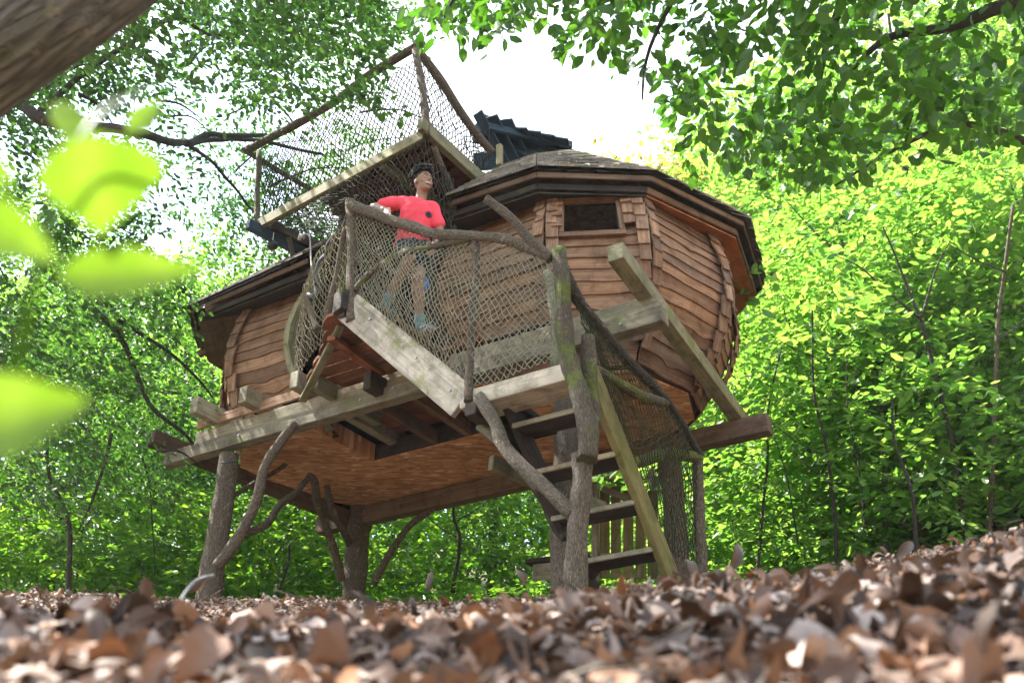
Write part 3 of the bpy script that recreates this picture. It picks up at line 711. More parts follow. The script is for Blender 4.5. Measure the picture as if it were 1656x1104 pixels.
# --- upper roof over the lookout hatch
UR = empty('upper_roof', TH, tuple(H(.9, 0, 7)))
for k in range(7):
    p = A(772+k*22, 190+k*5.5-(8 if k < 3 else 0), -.55+.10*k); q = A(815+k*16, 262-k*1.0, -.1+.12*k)
    top_ = p + Vector((0, 0, .06)); 
    d = (q-p)
    beam('roof_plank', p, q+d*.1, .21, .028, 'upper', UR, up=(0.25, -.35, 1), label=None)
beam('roof_bearer', A(765, 225, -.35), A(915, 250, .35), .05, .09, 'upper', UR)
beam('roof_bearer', A(790, 205, -.45), A(925, 235, .3), .05, .09, 'upper', UR)
beam('gable_board', A(770, 200, -.3), A(925, 262, .35), .03, .34, 'upper', UR)
beam('gable_post', A(808, 268, -.35), A(808, 235, -.35), .06, .06, 'green', UR)
beam('gable_board', A(765, 262, -.1), A(920, 255, .45), .03, .25, 'upper', UR)

# --- things hung on the treehouse
b = MB()
bm = bmesh.new(); bmesh.ops.create_uvsphere(bm, u_segments=20, v_segments=12, radius=.058)
me = bpy.data.meshes.new('hanging_ball'); bm.to_mesh(me); bm.free()
for p in me.polygons: p.use_smooth = True
me.materials.append(M['black']); ball = bpy.data.objects.new('hanging_ball', me); COL.objects.link(ball)
ball.location = A(440, 397, -1.15); tag(ball, 'small dark ball hanging below the left corner of the lookout deck', 'ball'); ball['_o'] = tuple(ball.location)
b.tube([ball.location+Vector((0, 0, .05)), ball.location+Vector((0, 0, .17))], .005, 5); b.build('cord', M['rope'], ball)
b = MB(); P = smooth([A(486, 385, -1.1), A(493, 378, -1.12), A(501, 384, -1.15), A(503, 420, -1.3), A(507, 455, -1.5), A(510, 473, -1.65)], 5)
b.tube(P, .009, 6); rp = b.build('rope', M['rope'], None, True, loc=tuple(P[0])); tag(rp, 'white rope dropping from the lookout deck to the black twisted branch', 'rope')
b = MB(); b.tube([A(484, 388, -1.1), A(486, 380, -1.12), A(491, 384, -1.12)], .02, 7); b.build('knot', M['rope'], rp, True)
bm = bmesh.new(); bmesh.ops.create_uvsphere(bm, u_segments=12, v_segments=10, radius=.05)
for v in bm.verts: v.co.y *= .35; v.co.x *= .7; v.co.z *= 1.6; v.co.x *= 1-.35*max(0, v.co.z/.08)
me = bpy.data.meshes.new('pouch'); bm.to_mesh(me); bm.free(); me.materials.append(plain('blue_cloth', (.02, .22, .62), .6, .3)); 
pc = bpy.data.objects.new('pouch', me); COL.objects.link(pc); pc.location = A(688, 458, -1.5); tag(pc, 'small bright blue pouch hanging behind the net beside the knee', 'pouch')

# ------------------------------------------------------------------ small plank shelter behind the stairs
GT = empty('plank_gate', None, tuple(A(1010, 930, 1.9)))
tag(GT, 'pale upright plank gate seen between the lower stair treads', 'gate')
for k, px in enumerate((978, 996, 1016, 1036, 1056)):
    p0, p1 = A(px, 935, 1.9), A(px, 792-(6 if k % 2 else 0), 1.9)
    beam('plank', p0, p1, .135, .02, 'grey', GT, up=(UX, UY, .02)) if False else beam('plank', p0, p1, .02, .115, 'olive', GT, up=(UX, UY, 0))
beam('post', A(963, 940, 1.85), A(963, 780, 1.85), .07, .07, 'grey', GT)
beam('top_rail', A(975, 790, 1.85), A(1050, 820, 1.85), .05, .07, 'green', GT)
beam('lower_rail', A(972, 898, 1.85), A(1060, 903, 1.85), .05, .06, 'green', GT)
LB = empty('low_bench', None, tuple(A(885, 935, 1.9)))
tag(LB, 'low pale bench half hidden behind the stair trunk and the leaf litter', 'bench')
beam('seat', A(858, 912, 1.9), A(908, 906, 1.9), .25, .05, 'dark', LB)
beam('side_board', A(862, 926, 1.8), A(908, 921, 1.8), .03, .18, 'grey', LB)

# ------------------------------------------------------------------ person
def skin_mat(name, c, sss=.08):
    m, n, l, b = mat(name); b.inputs['Base Color'].default_value = (*c, 1); b.inputs['Roughness'].default_value = .5
    b.inputs['Subsurface Weight'].default_value = sss; b.inputs['Subsurface Radius'].default_value = (.02, .008, .004); return m
M['skin'] = skin_mat('brown_skin', (.27, .155, .105)); M['shirt'] = plain('coral_red_cotton', (.88, .09, .13), .85, .15, .06, 30)
M['shorts'] = plain('navy_shorts', (.012, .022, .032), .8, .2); M['hair'] = plain('dark_curly_hair', (.014, .011, .010), .55, .4, .3, 60)
M['shoe'] = plain('teal_blue_shoe', (.03, .13, .20), .6, .3, .5, 40); M['sole'] = plain('pale_sole', (.5, .45, .38), .7, .2)
M['sock'] = plain('teal_sock', (.10, .26, .30), .9, .1); M['white'] = plain('white_eye', (.75, .72, .68), .3, .5, .02); M['lip'] = plain('lip', (.32, .12, .09), .5, .3)
class Blob:
    def __init__(s): s.v = []; s.f = []
    def cap(s, p0, p1, r0, r1, flat=None, n=14):
        d = (p1-p0); L = d.length; d = d/L if L > 1e-6 else Vector((0, 0, 1))
        x = (flat[0] - d*flat[0].dot(d)).normalized() if flat else d.orthogonal().normalized(); y = d.cross(x)
        fx, fy = (flat[1], flat[2]) if flat else (1, 1)
        rings = [(p0-d*r0*math.cos(a), r0*math.sin(a)) for a in (.25, .6, 1.0, 1.4)] + [(p1+d*r1*math.sin(a), r1*math.cos(a)) for a in (0, .45, .85, 1.3)]
        b0 = len(s.v)
        for c, r in rings:
            for k in range(n):
                a = 2*math.pi*k/n; s.v.append(c+x*(r*fx*math.cos(a))+y*(r*fy*math.sin(a)))
        m = len(rings)
        for i in range(m-1):
            for k in range(n):
                a0, a1 = b0+i*n+k, b0+i*n+(k+1) % n; s.f.append((a0, a1, a1+n, a0+n))
        s.f.append(tuple(b0+k for k in range(n-1, -1, -1))); s.f.append(tuple(b0+(m-1)*n+k for k in range(n)))
    def chain(s, pts, rs, flat=None):
        for i in range(len(pts)-1): s.cap(pts[i], pts[i+1], rs[i], rs[i+1], flat)
    def ell(s, c, ax, ay, az, rx, ry, rz, nu=16, nv=12):
        b0 = len(s.v)
        for i in range(1, nv):
            th = math.pi*i/nv
            for k in range(nu):
                a = 2*math.pi*k/nu
                s.v.append(c+ax*(rx*math.sin(th)*math.cos(a))+ay*(ry*math.sin(th)*math.sin(a))+az*(rz*math.cos(th)))
        for i in range(nv-2):
            for k in range(nu):
                a0, a1 = b0+i*nu+k, b0+i*nu+(k+1) % nu; s.f.append((a0, a0+nu, a1+nu, a1))
        s.f.append(tuple(b0+k for k in range(nu))); s.f.append(tuple(b0+(nv-2)*nu+k for k in range(nu-1, -1, -1)))
    def build(s, name, m, parent, voxel=.006, smooth_it=4, root=None):
        o0 = origin(parent)
        me = bpy.data.meshes.new(name+'_raw'); me.from_pydata([tuple(p-o0) for p in s.v], [], s.f); me.update()
        o = bpy.data.objects.new(name, me); COL.objects.link(o)
        if voxel:
            r = o.modifiers.new('r', 'REMESH'); r.mode = 'VOXEL'; r.voxel_size = voxel; r.use_smooth_shade = True
            sm = o.modifiers.new('s', 'SMOOTH'); sm.factor = .5; sm.iterations = smooth_it
            dg = bpy.context.evaluated_depsgraph_get(); new = bpy.data.meshes.new_from_object(o.evaluated_get(dg))
            o.modifiers.clear(); o.data = new; new.name = name
        o.data.materials.clear(); o.data.materials.append(M[m]); o.parent = parent; o['_o'] = tuple(o0)
        for p in o.data.polygons: p.use_smooth = True
        return o
uU = Vector((UX, UY, 0)); uV = Vector((VX, VY, 0)); Zu = Vector((0, 0, 1))
sole1, sole2 = H(.56, -1.93, 4.325), H(.80, -1.74, 4.13)
for u, z in ((.53, 4.305), (.74, 4.11)):
    beam('tread', H(u, -2.10, z), H(u, -1.36, z), .24, .035, 'brownbeam', ST)
for (uu, vv, zz) in ((.62, -2.165, 4.15), (1.1, -2.165, 3.66), (1.42, -2.165, 3.30)):
    b = MB(); p = H(uu, vv, zz); b.tube([p, p+(H(0, -1, 0)-H(0, 0, 0))*.01], .011, 8); b.build('bolt', M['metal'], ST)
PR = empty('person', None, tuple(sole2))
tag(PR, 'person in a coral red T-shirt and navy shorts leaning on the branch handrail, looking right', 'person')
hip = A(667, 392, -1.70); chest = A(673, 346, -1.74); neck = A(681, 319, -1.73); head = A(685, 297, -1.76)
S1, S2 = A(648, 327, -1.80), A(701, 337, -1.66); E1, H1 = A(604, 335, -1.90), A(626, 341, -2.16); E2, H2 = A(712, 374, -1.60), A(701, 398, -1.78)
P1, P2 = A(656, 400, -1.70), A(680, 402, -1.66)
K1 = A(662, 418, -2.0); K2 = A(676, 452, -1.86); N1 = sole1+Vector((0, 0, .09)); N2 = sole2+Vector((0, 0, .09))
B = Blob()
sx = (S2-S1).normalized()
B.chain([hip, lerp(hip, chest, .5), chest, lerp(chest, neck, .55)], [.108, .095, .100, .066], (sx, 1.15, .72))
B.chain([S1, chest+Zu*.05, S2], [.046, .07, .046]); B.chain([lerp(chest, neck, .6), neck, head-Zu*.03], [.06, .052, .05])
B.chain([S1, lerp(S1, E1, .5), E1, lerp(E1, H1, .35), H1], [.046, .044, .038, .038, .024]); B.chain([S2, lerp(S2, E2, .5), E2, lerp(E2, H2, .35), H2], [.046, .044, .038, .038, .025])
for P_, K_, N_ in ((P1, K1, N1), (P2, K2, N2)):
    cb = (K_-P_).cross(N_-K_).normalized(); back = cb.cross(N_-K_).normalized()*-.018
    B.chain([P_, lerp(P_, K_, .45), K_], [.088, .078, .056]); B.chain([K_, lerp(K_, N_, .3)-back*0, lerp(K_, N_, .75), N_], [.055, .056, .036, .036])
# head: face direction to the right of the picture, a little towards the camera
fd = (uU*.90 - uV*.38 + Zu*.02).normalized(); sd_ = Zu.cross(fd).normalized(); up = fd.cross(sd_).normalized()
hc = head + up*.01
B.ell(hc+up*.028-fd*.012, fd, sd_, up, .098, .076, .092); B.ell(hc-up*.035+fd*.025, fd, sd_, up, .062, .056, .078)
B.ell(hc-up*.092+fd*.058, fd, sd_, up, .022, .026, .02)                      # chin
B.chain([hc+fd*.082+up*.014, hc+fd*.102-up*.020], [.008, .011]); B.ell(hc+fd*.094-up*.025, fd, sd_, up, .012, .015, .008)   # nose
B.chain([hc+fd*.083+up*.030+sd_*.045, hc+fd*.093+up*.028, hc+fd*.083+up*.030-sd_*.045], [.004, .005, .004])               # brow
B.chain([hc+fd*.076-up*.060+sd_*.022, hc+fd*.088-up*.064, hc+fd*.076-up*.060-sd_*.022], [.007, .008, .007])               # lips
for s in (1, -1):
    B.ell(hc+sd_*s*.078-fd*.012-up*.012, fd, sd_, up, .020, .009, .031); B.ell(hc+sd_*s*.042+fd*.052-up*.028, fd, sd_, up, .022, .02, .022)
# hands
def hand(W, dirn, nrm, thumb, curl):
    side = dirn.cross(nrm).normalized()
    B.chain([W, W+dirn*.045, W+dirn*.085], [.022, .026, .026], (side, 1.5, .6))
    for k, L in enumerate((.070, .078, .072, .056)):
        p = W+dirn*.088+side*(k-1.5)*.0205
        d = dirn; r = .0088
        for seg, f in enumerate((.45, .32, .25)):
            d = (d*math.cos(curl)-nrm*math.sin(curl)).normalized() if seg or curl > .3 else d; q = p+d*L*f; B.cap(p, q, r, r*.92); p = q; r *= .93
            nrm2 = nrm
        # keep nrm perpendicular per segment
    t0 = W+dirn*.03+side*thumb*.034; t1 = t0+(side*thumb*.7+dirn*.6).normalized()*.035; t2 = t1+(dirn*.8-nrm*.6).normalized()*.03; B.chain([t0, t1, t2], [.013, .011, .009])
fa = (H1-E1).normalized()
hd = (fa*.55 - Zu*.75 - uV*.1).normalized(); hn = (fa.cross(uU)).normalized()
hn = (-uV*1.0+Zu*.5); hn = (hn-hd*hn.dot(hd)).normalized()
hand(H1+Zu*.012, hd, hn, 1, .30)
fb = (H2-E2).normalized(); hn2 = uU-fb*uU.dot(fb); hand(H2, fb, hn2.normalized(), 1, .35)
body = B.build('body', 'skin', PR, .0062, 3)
# clothes
S = Blob()
hem = hip-Zu*.03
S.chain([hem, lerp(hip, chest, .5), chest, lerp(chest, neck, .45)], [.145, .132, .134, .088], (sx, 1.14, .76))
S.chain([S1, chest+Zu*.06, S2], [.060, .100, .060]); 
e1 = lerp(S1, E1, .62); e2 = lerp(S2, E2, .66)
S.chain([S1, e1], [.062, .060]); S.chain([S2, e2], [.060, .064])
sh = S.build('t_shirt', 'shirt', PR, .008, 3)
for v in sh.data.vertices:      # cloth folds
    q = v.co; n_ = mnoise.noise(Vector((q.x*7+q.z*5, q.y*7, q.z*3)))+.5*mnoise.noise(q*17); n_ += 1.4*abs(mnoise.noise(Vector((q.x*9-q.z*9, q.y*3, (q.x+q.z)*3))))-.5; q += v.normal*(n_*.010+.003)
S = Blob(); 
S.chain([hip+Zu*.02, hip-Zu*.05], [.140, .135], (sx, 1.1, .78))
S.chain([P1, lerp(P1, K1, .55)], [.105, .098]); S.chain([P2, lerp(P2, K2, .62)], [.105, .098]); S.build('shorts', 'shorts', PR, .008, 3)
for so, N_, td in ((sole1, N1, (-uV*.75-uU*.35)), (sole2, N2, (uU*.85-uV*.35))):
    td = td.normalized(); sdv = td.cross(Zu)
    s_ = Blob(); h0 = so+Zu*.045-td*.06; s_.chain([h0, so+Zu*.05+td*.06, so+Zu*.035+td*.16], [.042, .042, .032], (sdv, 1.05, 1)); s_.chain([N_+Zu*.01, so+Zu*.05], [.043, .045])
    sho = s_.build('shoe', 'shoe', PR, .008, 2)
    s2 = Blob(); s2.chain([so+Zu*.012-td*.06, so+Zu*.012+td*.165], [.043, .040], (sdv, 1.1, .38)); s2.build('sole', 'sole', sho, .008, 1)
    s3 = Blob(); K_ = K1 if so is sole1 else K2; s3.cap(N_, lerp(N_, K_, .22), .044, .047); s3.build('sock', 'sock', PR, .008, 1)
# hair: clumps of curls over the crown, short at the sides
Hr = Blob(); rr = random.Random(5)
Hr.ell(hc+up*.052-fd*.028, fd, sd_, up, .100, .084, .082)
for k in range(620):
    th = rr.uniform(0, 2*math.pi); ph = math.acos(rr.uniform(-.35, 1))
    f_, s_, u_ = math.sin(ph)*math.cos(th), math.sin(ph)*math.sin(th), math.cos(ph)
    if f_ > .25 and u_ < .50: continue
    if u_ < -.05 and f_ > -.35: continue
    big = 1.0 if u_ > .2 else .82
    c = hc+up*.040-fd*.022+fd*(f_*.128*big)+sd_*(s_*.100*big)+up*(u_*.134)
    r = rr.uniform(.008, .020)*big; c += (c-hc)*rr.uniform(-.10, .16)
    Hr.ell(c, fd, sd_, up, r, r, r, 6, 5)
Hr.build('hair', 'hair', PR, 0)
for s in (1, -1):
    e_ = Blob(); e_.ell(hc+fd*.080+up*.006+sd_*s*.031, fd, sd_, up, .009, .010, .0045, 10, 8); eo = e_.build('eye', 'white', PR, 0)
    i_ = Blob(); i_.ell(hc+fd*.0895+up*.006+sd_*s*.030, fd, sd_, up, .002, .005, .0045, 8, 6); i_.build('iris', 'hair', eo, 0)
    b_ = Blob(); b_.chain([hc+fd*.094+up*.030+sd_*s*.012, hc+fd*.092+up*.036+sd_*s*.03, hc+fd*.080+up*.031+sd_*s*.050], [.003, .0035, .002]); b_.build('eyebrow', 'hair', PR, 0)
m_ = Blob(); m_.chain([hc+fd*.078-up*.054+sd_*.024, hc+fd*.094-up*.061, hc+fd*.078-up*.054-sd_*.024], [.0025, .0035, .0025]); m_.build('teeth', 'white', PR, 0)
m_ = Blob(); m_.chain([hc+fd*.077-up*.067+sd_*.022, hc+fd*.0925-up*.071, hc+fd*.077-up*.067-sd_*.022], [.0035, .0045, .0035]); m_.build('lower_lip', 'lip', PR, 0)
# round chest emblem, laid on the shirt by a ray from in front of the chest
nf = sx.cross(Zu).normalized(); 
if nf.y > 0: nf = -nf
ec = A(693, 347, -1.9); o0 = origin(PR)
hit, loc_, nn, fi = sh.ray_cast(ec-o0-(A(693, 347, -1.6)-A(693, 347, -1.9))*1.5, (A(693, 347, -1.6)-ec).normalized())
if hit:
    em = Blob(); z_ = nn; x_ = z_.orthogonal().normalized(); y_ = z_.cross(x_)
    em.ell(loc_+o0+z_*.002, x_, y_, z_, .032, .032, .004, 20, 6); eo = em.build('chest_emblem', 'shorts', PR, 0)
    rg = MB(); rg.tube([loc_+o0+z_*.006+(x_*math.cos(a)+y_*math.sin(a))*.022 for a in [i*math.pi/10 for i in range(21)]], .0025, 5); rg.build('ring', plain('grey_print', (.12, .10, .16), .8), eo)

# ------------------------------------------------------------------ leaves
T_NEAR = (np.array([(0, 0, 0), (.30, .27, .03), (.30, 0, 0), (.30, -.27, .03), (.68, .24, .02), (.68, 0, -.02), (.68, -.24, .02), (1, 0, -.07)]),
          [(0, 2, 1), (0, 3, 2), (1, 2, 5, 4), (2, 3, 6, 5), (4, 5, 7), (5, 6, 7)])
T_FAR = (np.array([(0, 0, 0), (.28, .26, .03), (.72, .22, .02), (1, 0, -.05), (.72, -.22, .02), (.28, -.26, .03)]), [(0, 3, 2, 1), (0, 5, 4, 3)])
_st = [(.15, .17), (.38, .30), (.62, .29), (.84, .16)]
T_LIT = (np.array([(0, 0, 0)]+[(x_, y_*w_, .0) for x_, w_ in _st for y_ in (1, .5, 0, -.5, -1)]+[(1, 0, 0)]),
         [(0, 2, 1), (0, 3, 2), (0, 4, 3), (0, 5, 4)]+[(1+5*i+j, 2+5*i+j, 7+5*i+j, 6+5*i+j) for i in range(3) for j in range(4)]+[(16, 17, 21), (17, 18, 21), (18, 19, 21), (19, 20, 21)])
def norm(a): return a/np.maximum(1e-9, np.linalg.norm(a, axis=1, keepdims=True))
def leaf_arrays(P, Dr, N, S, tpl, curl=None):
    X = norm(Dr); Y = norm(np.cross(N, X)); Z = np.cross(X, Y); T = tpl[0]
    t = np.repeat(T[None], len(P), 0).copy()
    if curl is not None:
        c = curl[:, None]; c2 = rng.normal(0, 2.2, len(P))[:, None]; ph = rng.uniform(0, 6.28, len(P))[:, None]; tw = rng.normal(0, .6, len(P))[:, None]
        x_, y_ = t[:, :, 0].copy(), t[:, :, 1].copy()
        t[:, :, 2] += c*((x_-.5)**2*-2.6+.5) + c2*y_**2 + tw*y_*(x_-.5) + .05*np.sin(x_*9+ph)*np.sign(y_) - .10*np.exp(-(y_/.03)**2)*.3
        t[:, :, 1] *= 1-.5*np.minimum(1, np.abs(c2)*np.abs(y_))
    S = S[:, None, None]
    return P[:, None, :] + (X[:, None, :]*t[:, :, 0:1] + Y[:, None, :]*t[:, :, 1:2] + Z[:, None, :]*t[:, :, 2:3])*S
def leaf_mesh(name, V, tpl, m, smooth_=False):
    n, k = V.shape[0], V.shape[1]; faces = tpl[1]
    me = bpy.data.meshes.new(name); me.vertices.add(n*k); me.vertices.foreach_set('co', V.reshape(-1).astype(np.float32))
    li = np.concatenate([np.array(f) for f in faces]); sizes = np.array([len(f) for f in faces])
    LI = (np.arange(n)[:, None]*k + li[None]).reshape(-1); SZ = np.tile(sizes, n); ST_ = np.concatenate([[0], np.cumsum(SZ)[:-1]])
    me.loops.add(len(LI)); me.loops.foreach_set('vertex_index', LI.astype(np.int32))
    me.polygons.add(len(SZ)); me.polygons.foreach_set('loop_start', ST_.astype(np.int32)); me.polygons.foreach_set('loop_total', SZ.astype(np.int32))
    me.polygons.foreach_set('use_smooth', np.full(len(SZ), smooth_)); me.update(calc_edges=True); me.materials.append(m); return me
def sprays(C, Dv, L, W, n, size, njit=.4, droop=.25):
    """leaves set left and right along flat twigs: C origins, Dv directions, L lengths"""
    K = len(C); Dv = norm(Dv); side = norm(np.cross(Dv, np.array([0, 0, 1.])) + rng.normal(0, .15, (K, 3)))
    t = rng.uniform(0.05, 1, (K, n)); s = rng.uniform(-1, 1, (K, n))*(W*(1.15-.8*t))
    P = C[:, None]+Dv[:, None]*(t*L[:, None])[..., None]+side[:, None]*(s*L[:, None])[..., None]
    P[..., 2] -= droop*(t*L[:, None])**2*.6 + np.abs(s)*L[:, None]*.15
    P += rng.normal(0, .025, P.shape)
    dr = Dv[:, None]*.8+side[:, None]*np.sign(s)[..., None]*.8+rng.normal(0, .35, P.shape); dr[..., 2] -= .25
    N = np.array([0, 0, 1.])+rng.normal(0, njit, P.shape)
    return P.reshape(-1, 3), dr.reshape(-1, 3), N.reshape(-1, 3), (size*(.45+.8*rng.random(K*n)))

# foreground litter
def build_litter():
    n = 42000
    r = .42+rng.random(n)**.75*2.9; a = rng.uniform(-.68, .68, n)
    x, y = r*np.sin(a), r*np.cos(a); z = np.array([ground_z(i, j) for i, j in zip(x, y)])
    P = np.stack([x, y, z+rng.uniform(0, .018, n)*np.minimum(1, r)], 1)
    N = np.stack([-.62*np.sin(a), -.62*np.cos(a), np.ones(n)], 1)+rng.normal(0, .30, (n, 3)); Dr = rng.normal(0, 1, (n, 3)); Dr[:, 2] = .36*Dr[:, 2]+.25*(Dr[:, 0]*np.sin(a)+Dr[:, 1]*np.cos(a))
    S = (.012+.041*rng.random(n)**1.9)*np.interp(r, [.3, .9, 1.6, 2.4], [.9, 1, .85, .65])*np.where(r < .5, .75, 1)
    C = rng.normal(0, .30, n)
    V = leaf_arrays(P, Dr, N, S, T_LIT, C)
    V += rng.normal(0, .0010, V.shape)
    o = bpy.data.objects.new('fallen_leaves', leaf_mesh('fallen_leaves', V, T_LIT, M['litter'], True)); COL.objects.link(o); tag(o, 'brown curled fallen beech leaves covering the bank in front', None, None, 'stuff')
    b = MB()
    for k in range(110):
        r = random.uniform(.5, 3.3); a = random.uniform(-.6, .6); x, y = r*math.sin(a), r*math.cos(a); th = random.uniform(0, 6.28); L = random.uniform(.04, .13)*(.5+.3*r)
        P = [Vector((x+math.cos(th)*L*t+random.uniform(-.008, .008), y+math.sin(th)*L*t, ground_z(x, y)+.02+random.uniform(0, .012))) for t in (0, .33, .66, 1)]
        b.tube(P, random.uniform(.0007, .0018)*(.6+.3*r), 5)
    o = b.build('fallen_twigs', M['bark'], None, True, loc=(0, 0, 0)); tag(o, 'thin dead twigs among the fallen leaves', None, None, 'stuff')
build_litter()
b = MB(); P = smooth([D(345, 930, 1.6), D(315, 940, 1.45), D(290, 975, 1.3), D(285, 1010, 1.2), D(310, 1045, 1.12)], 5); b.tube(P, .0022, 6)
o = b.build('curved_stem', plain('pale_blue_grey_stem', (.12, .125, .13), .6, .3), None, True, loc=tuple(P[0])); tag(o, 'pale curved dry stem arching over the litter at lower left', 'stem')
# big upright dry leaves on the skyline, things of their own group
for k, (px, py, d, s, c) in enumerate([(300, 937, 2.0, .05, 0), (1185, 900, 2.2, .06, 1), (1130, 912, 2.1, .045, 1), (1450, 880, 2.2, .05, 0), (690, 935, 2.2, .045, 1), (850, 925, 2.2, .04, 0)]):
    P = np.array([D(px, py+22, d)]); V = leaf_arrays(P, np.array([[.9-.7*(k % 3), -.2, .8]]), np.array([[.2, -1., .2]]), np.array([s]), T_LIT, np.array([.35]))
    me = leaf_mesh('upright_leaf', V-P[None], T_LIT, M['litter'], True); o = bpy.data.objects.new('upright_leaf', me); COL.objects.link(o); o.location = P[0]
    tag(o, 'dry brown leaf upright on the litter crest, '+['beside the front left post', 'right of the leaning stair stringer', 'just right of the stair posts', 'below the right-hand saplings', 'right of the middle post', 'left of the stair trunk'][k], 'leaf', 'dry leaves standing upright on the crest of the litter')

# ------------------------------------------------------------------ trees
def trunk_mesh(h, r, lean, nl, seed, R):
    rd = random.Random(seed); b = MB(); top = Vector((lean[0], lean[1], h))
    P = smooth([Vector((0, 0, -.4)), Vector((rd.uniform(-.1, .1), rd.uniform(-.1, .1), h*.3)), Vector((lean[0]*.5, lean[1]*.5+rd.uniform(-.15, .15), h*.65)), top], 4)
    m = len(P)-1; b.tube(P, [lerp(r, r*.22, i/m) for i in range(m+1)], 8, .1)
    for k in range(nl):
        t = lerp(.25, .95, (k+rd.random())/nl); p = path_at(P, t); a = k*2.4+rd.uniform(-.4, .4); L = R*rd.uniform(.6, 1.0)*(1.2-.5*t)
        e_ = p+Vector((math.cos(a)*L, math.sin(a)*L, L*rd.uniform(.3, .9))); mid = lerp(p, e_, .5)+Vector((0, 0, -.08*L))
        Q = smooth([p, mid, e_], 3); b.tube(Q, [lerp(r*.4, r*.1, i/(len(Q)-1)) for i in range(len(Q))], 5)
    me_o = b.build('trunk', M['bark'], None, True, loc=(0, 0, 0)); me = me_o.data; bpy.data.objects.remove(me_o); return me
def crown_mesh(h, R, nspray, nleaf, size, m, base=.15, seed=0, L=(.5, 1.1), flat=.35):
    K = nspray; th = rng.uniform(0, 2*np.pi, K); u = rng.random(K)**.6
    zc = rng.uniform(base, 1.0, K); prof = np.sin(np.pi*np.clip((zc-base)/(1-base)*.86+.12, 0, 1))**.7
    lob = 1+.35*np.sin(th*3+zc*7+seed)+.2*np.sin(th*5-zc*11)
    rad = R*prof*u*lob
    C = np.stack([rad*np.cos(th), rad*np.sin(th), zc*h], 1); C[:, 2] += rng.normal(0, .15, K)
    Dv = np.stack([np.cos(th), np.sin(th), rng.normal(.0, flat, K)], 1)+rng.normal(0, .4, (K, 3))*np.array([1, 1, .4])
    P, dr, N, S = sprays(C, Dv, rng.uniform(L[0], L[1], K), .42, nleaf, size)
    V = leaf_arrays(P, dr, N, S, T_FAR); return leaf_mesh('crown', V, T_FAR, m)
protos = {}
def proto(kind, k):
    key = (kind, k)
    if key in protos: return protos[key]
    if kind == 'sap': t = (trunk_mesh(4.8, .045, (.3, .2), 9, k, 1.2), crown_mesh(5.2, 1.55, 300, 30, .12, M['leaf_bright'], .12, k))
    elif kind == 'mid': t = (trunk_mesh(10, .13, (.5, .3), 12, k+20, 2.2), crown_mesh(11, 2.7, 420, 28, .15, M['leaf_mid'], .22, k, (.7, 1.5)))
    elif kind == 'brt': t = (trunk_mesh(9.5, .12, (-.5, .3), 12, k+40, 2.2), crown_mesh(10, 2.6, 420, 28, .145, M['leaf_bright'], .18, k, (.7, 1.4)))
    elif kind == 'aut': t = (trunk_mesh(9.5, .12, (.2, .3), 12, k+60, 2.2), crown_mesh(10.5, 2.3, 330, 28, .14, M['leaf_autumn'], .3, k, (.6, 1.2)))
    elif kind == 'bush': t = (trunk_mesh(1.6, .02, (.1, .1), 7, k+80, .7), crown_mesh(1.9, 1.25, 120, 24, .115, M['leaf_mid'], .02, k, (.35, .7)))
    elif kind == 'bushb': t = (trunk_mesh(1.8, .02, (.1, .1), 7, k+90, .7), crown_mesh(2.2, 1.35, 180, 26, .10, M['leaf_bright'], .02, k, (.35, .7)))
    protos[key] = t; return t
def tree(kind, k, x, y, sc, rot, label, group, cat='tree', name='broadleaf_tree'):
    z = ground_z(x, y); tm, cm = proto(kind, k)
    r = bpy.data.objects.new(name, None); COL.objects.link(r); r.location = (x, y, z-.05); r.rotation_euler = (0, 0, rot); r.scale = (sc, sc, sc*random.uniform(.9, 1.12))
    tag(r, label, cat, group)
    for nm, me in (('trunk', tm), ('crown', cm)):
        o = bpy.data.objects.new(nm, me); COL.objects.link(o); o.parent = r
    return r
rd = random.Random(3)
ORD = ['first', 'second', 'third', 'fourth', 'fifth', 'sixth', 'seventh', 'eighth', 'ninth', 'tenth', 'eleventh', 'twelfth']
ROW = lambda r, rs: ['nearest', 'second', 'third', 'farthest'][rs.index(r) if rs.index(r) < len(rs)-1 else 3]
GR = ('yellow-green young tree on the sunlit slope to the right of the treehouse', 'young trees on the right-hand slope')
for r_, a0, a1, n in ((12.0, 17, 33, 6), (14.5, 14, 33, 7), (17.5, 12, 33, 7)):
    for k in range(n):
        az = math.radians(lerp(a0, a1, (k+rd.uniform(.2, .8))/n)); rr_ = r_*rd.uniform(.93, 1.07)
        tree('sap', (k+int(r_)) % 4, rr_*math.sin(az), rr_*math.cos(az), rd.uniform(.8, 1.15), rd.uniform(0, 6.3), '%s yellow-green sapling from the left in the %s row on the right slope' % (ORD[k], ROW(r_, [12.0, 14.5, 17.5])), GR[1], name='sapling')
GR2 = ('taller sunlit tree higher up the right-hand slope behind the saplings', 'taller trees up the right-hand slope')
for r_, a0, a1, n in ((17, 13, 34, 4), (21, 8, 35, 6), (26, 6, 36, 7), (33, 8, 38, 7)):
    for k in range(n):
        az = math.radians(lerp(a0, a1, (k+rd.uniform(.2, .8))/n)); rr_ = r_*rd.uniform(.93, 1.07)
        tree('brt' if rd.random() < .7 else 'mid', k % 2, rr_*math.sin(az), rr_*math.cos(az), rd.uniform(.9, 1.2), rd.uniform(0, 6.3), '%s tall bright tree from the left in the %s row up the right slope' % (ORD[k], ROW(r_, [17, 21, 26, 33])), GR2[1])
tree('aut', 0, 2.6, 17.0, .98, .5, 'tree with orange-tinged top showing just behind the pod roof', None)
GB = ('green leafy bush on the forest floor seen beneath the treehouse', 'bushes under and beyond the treehouse')
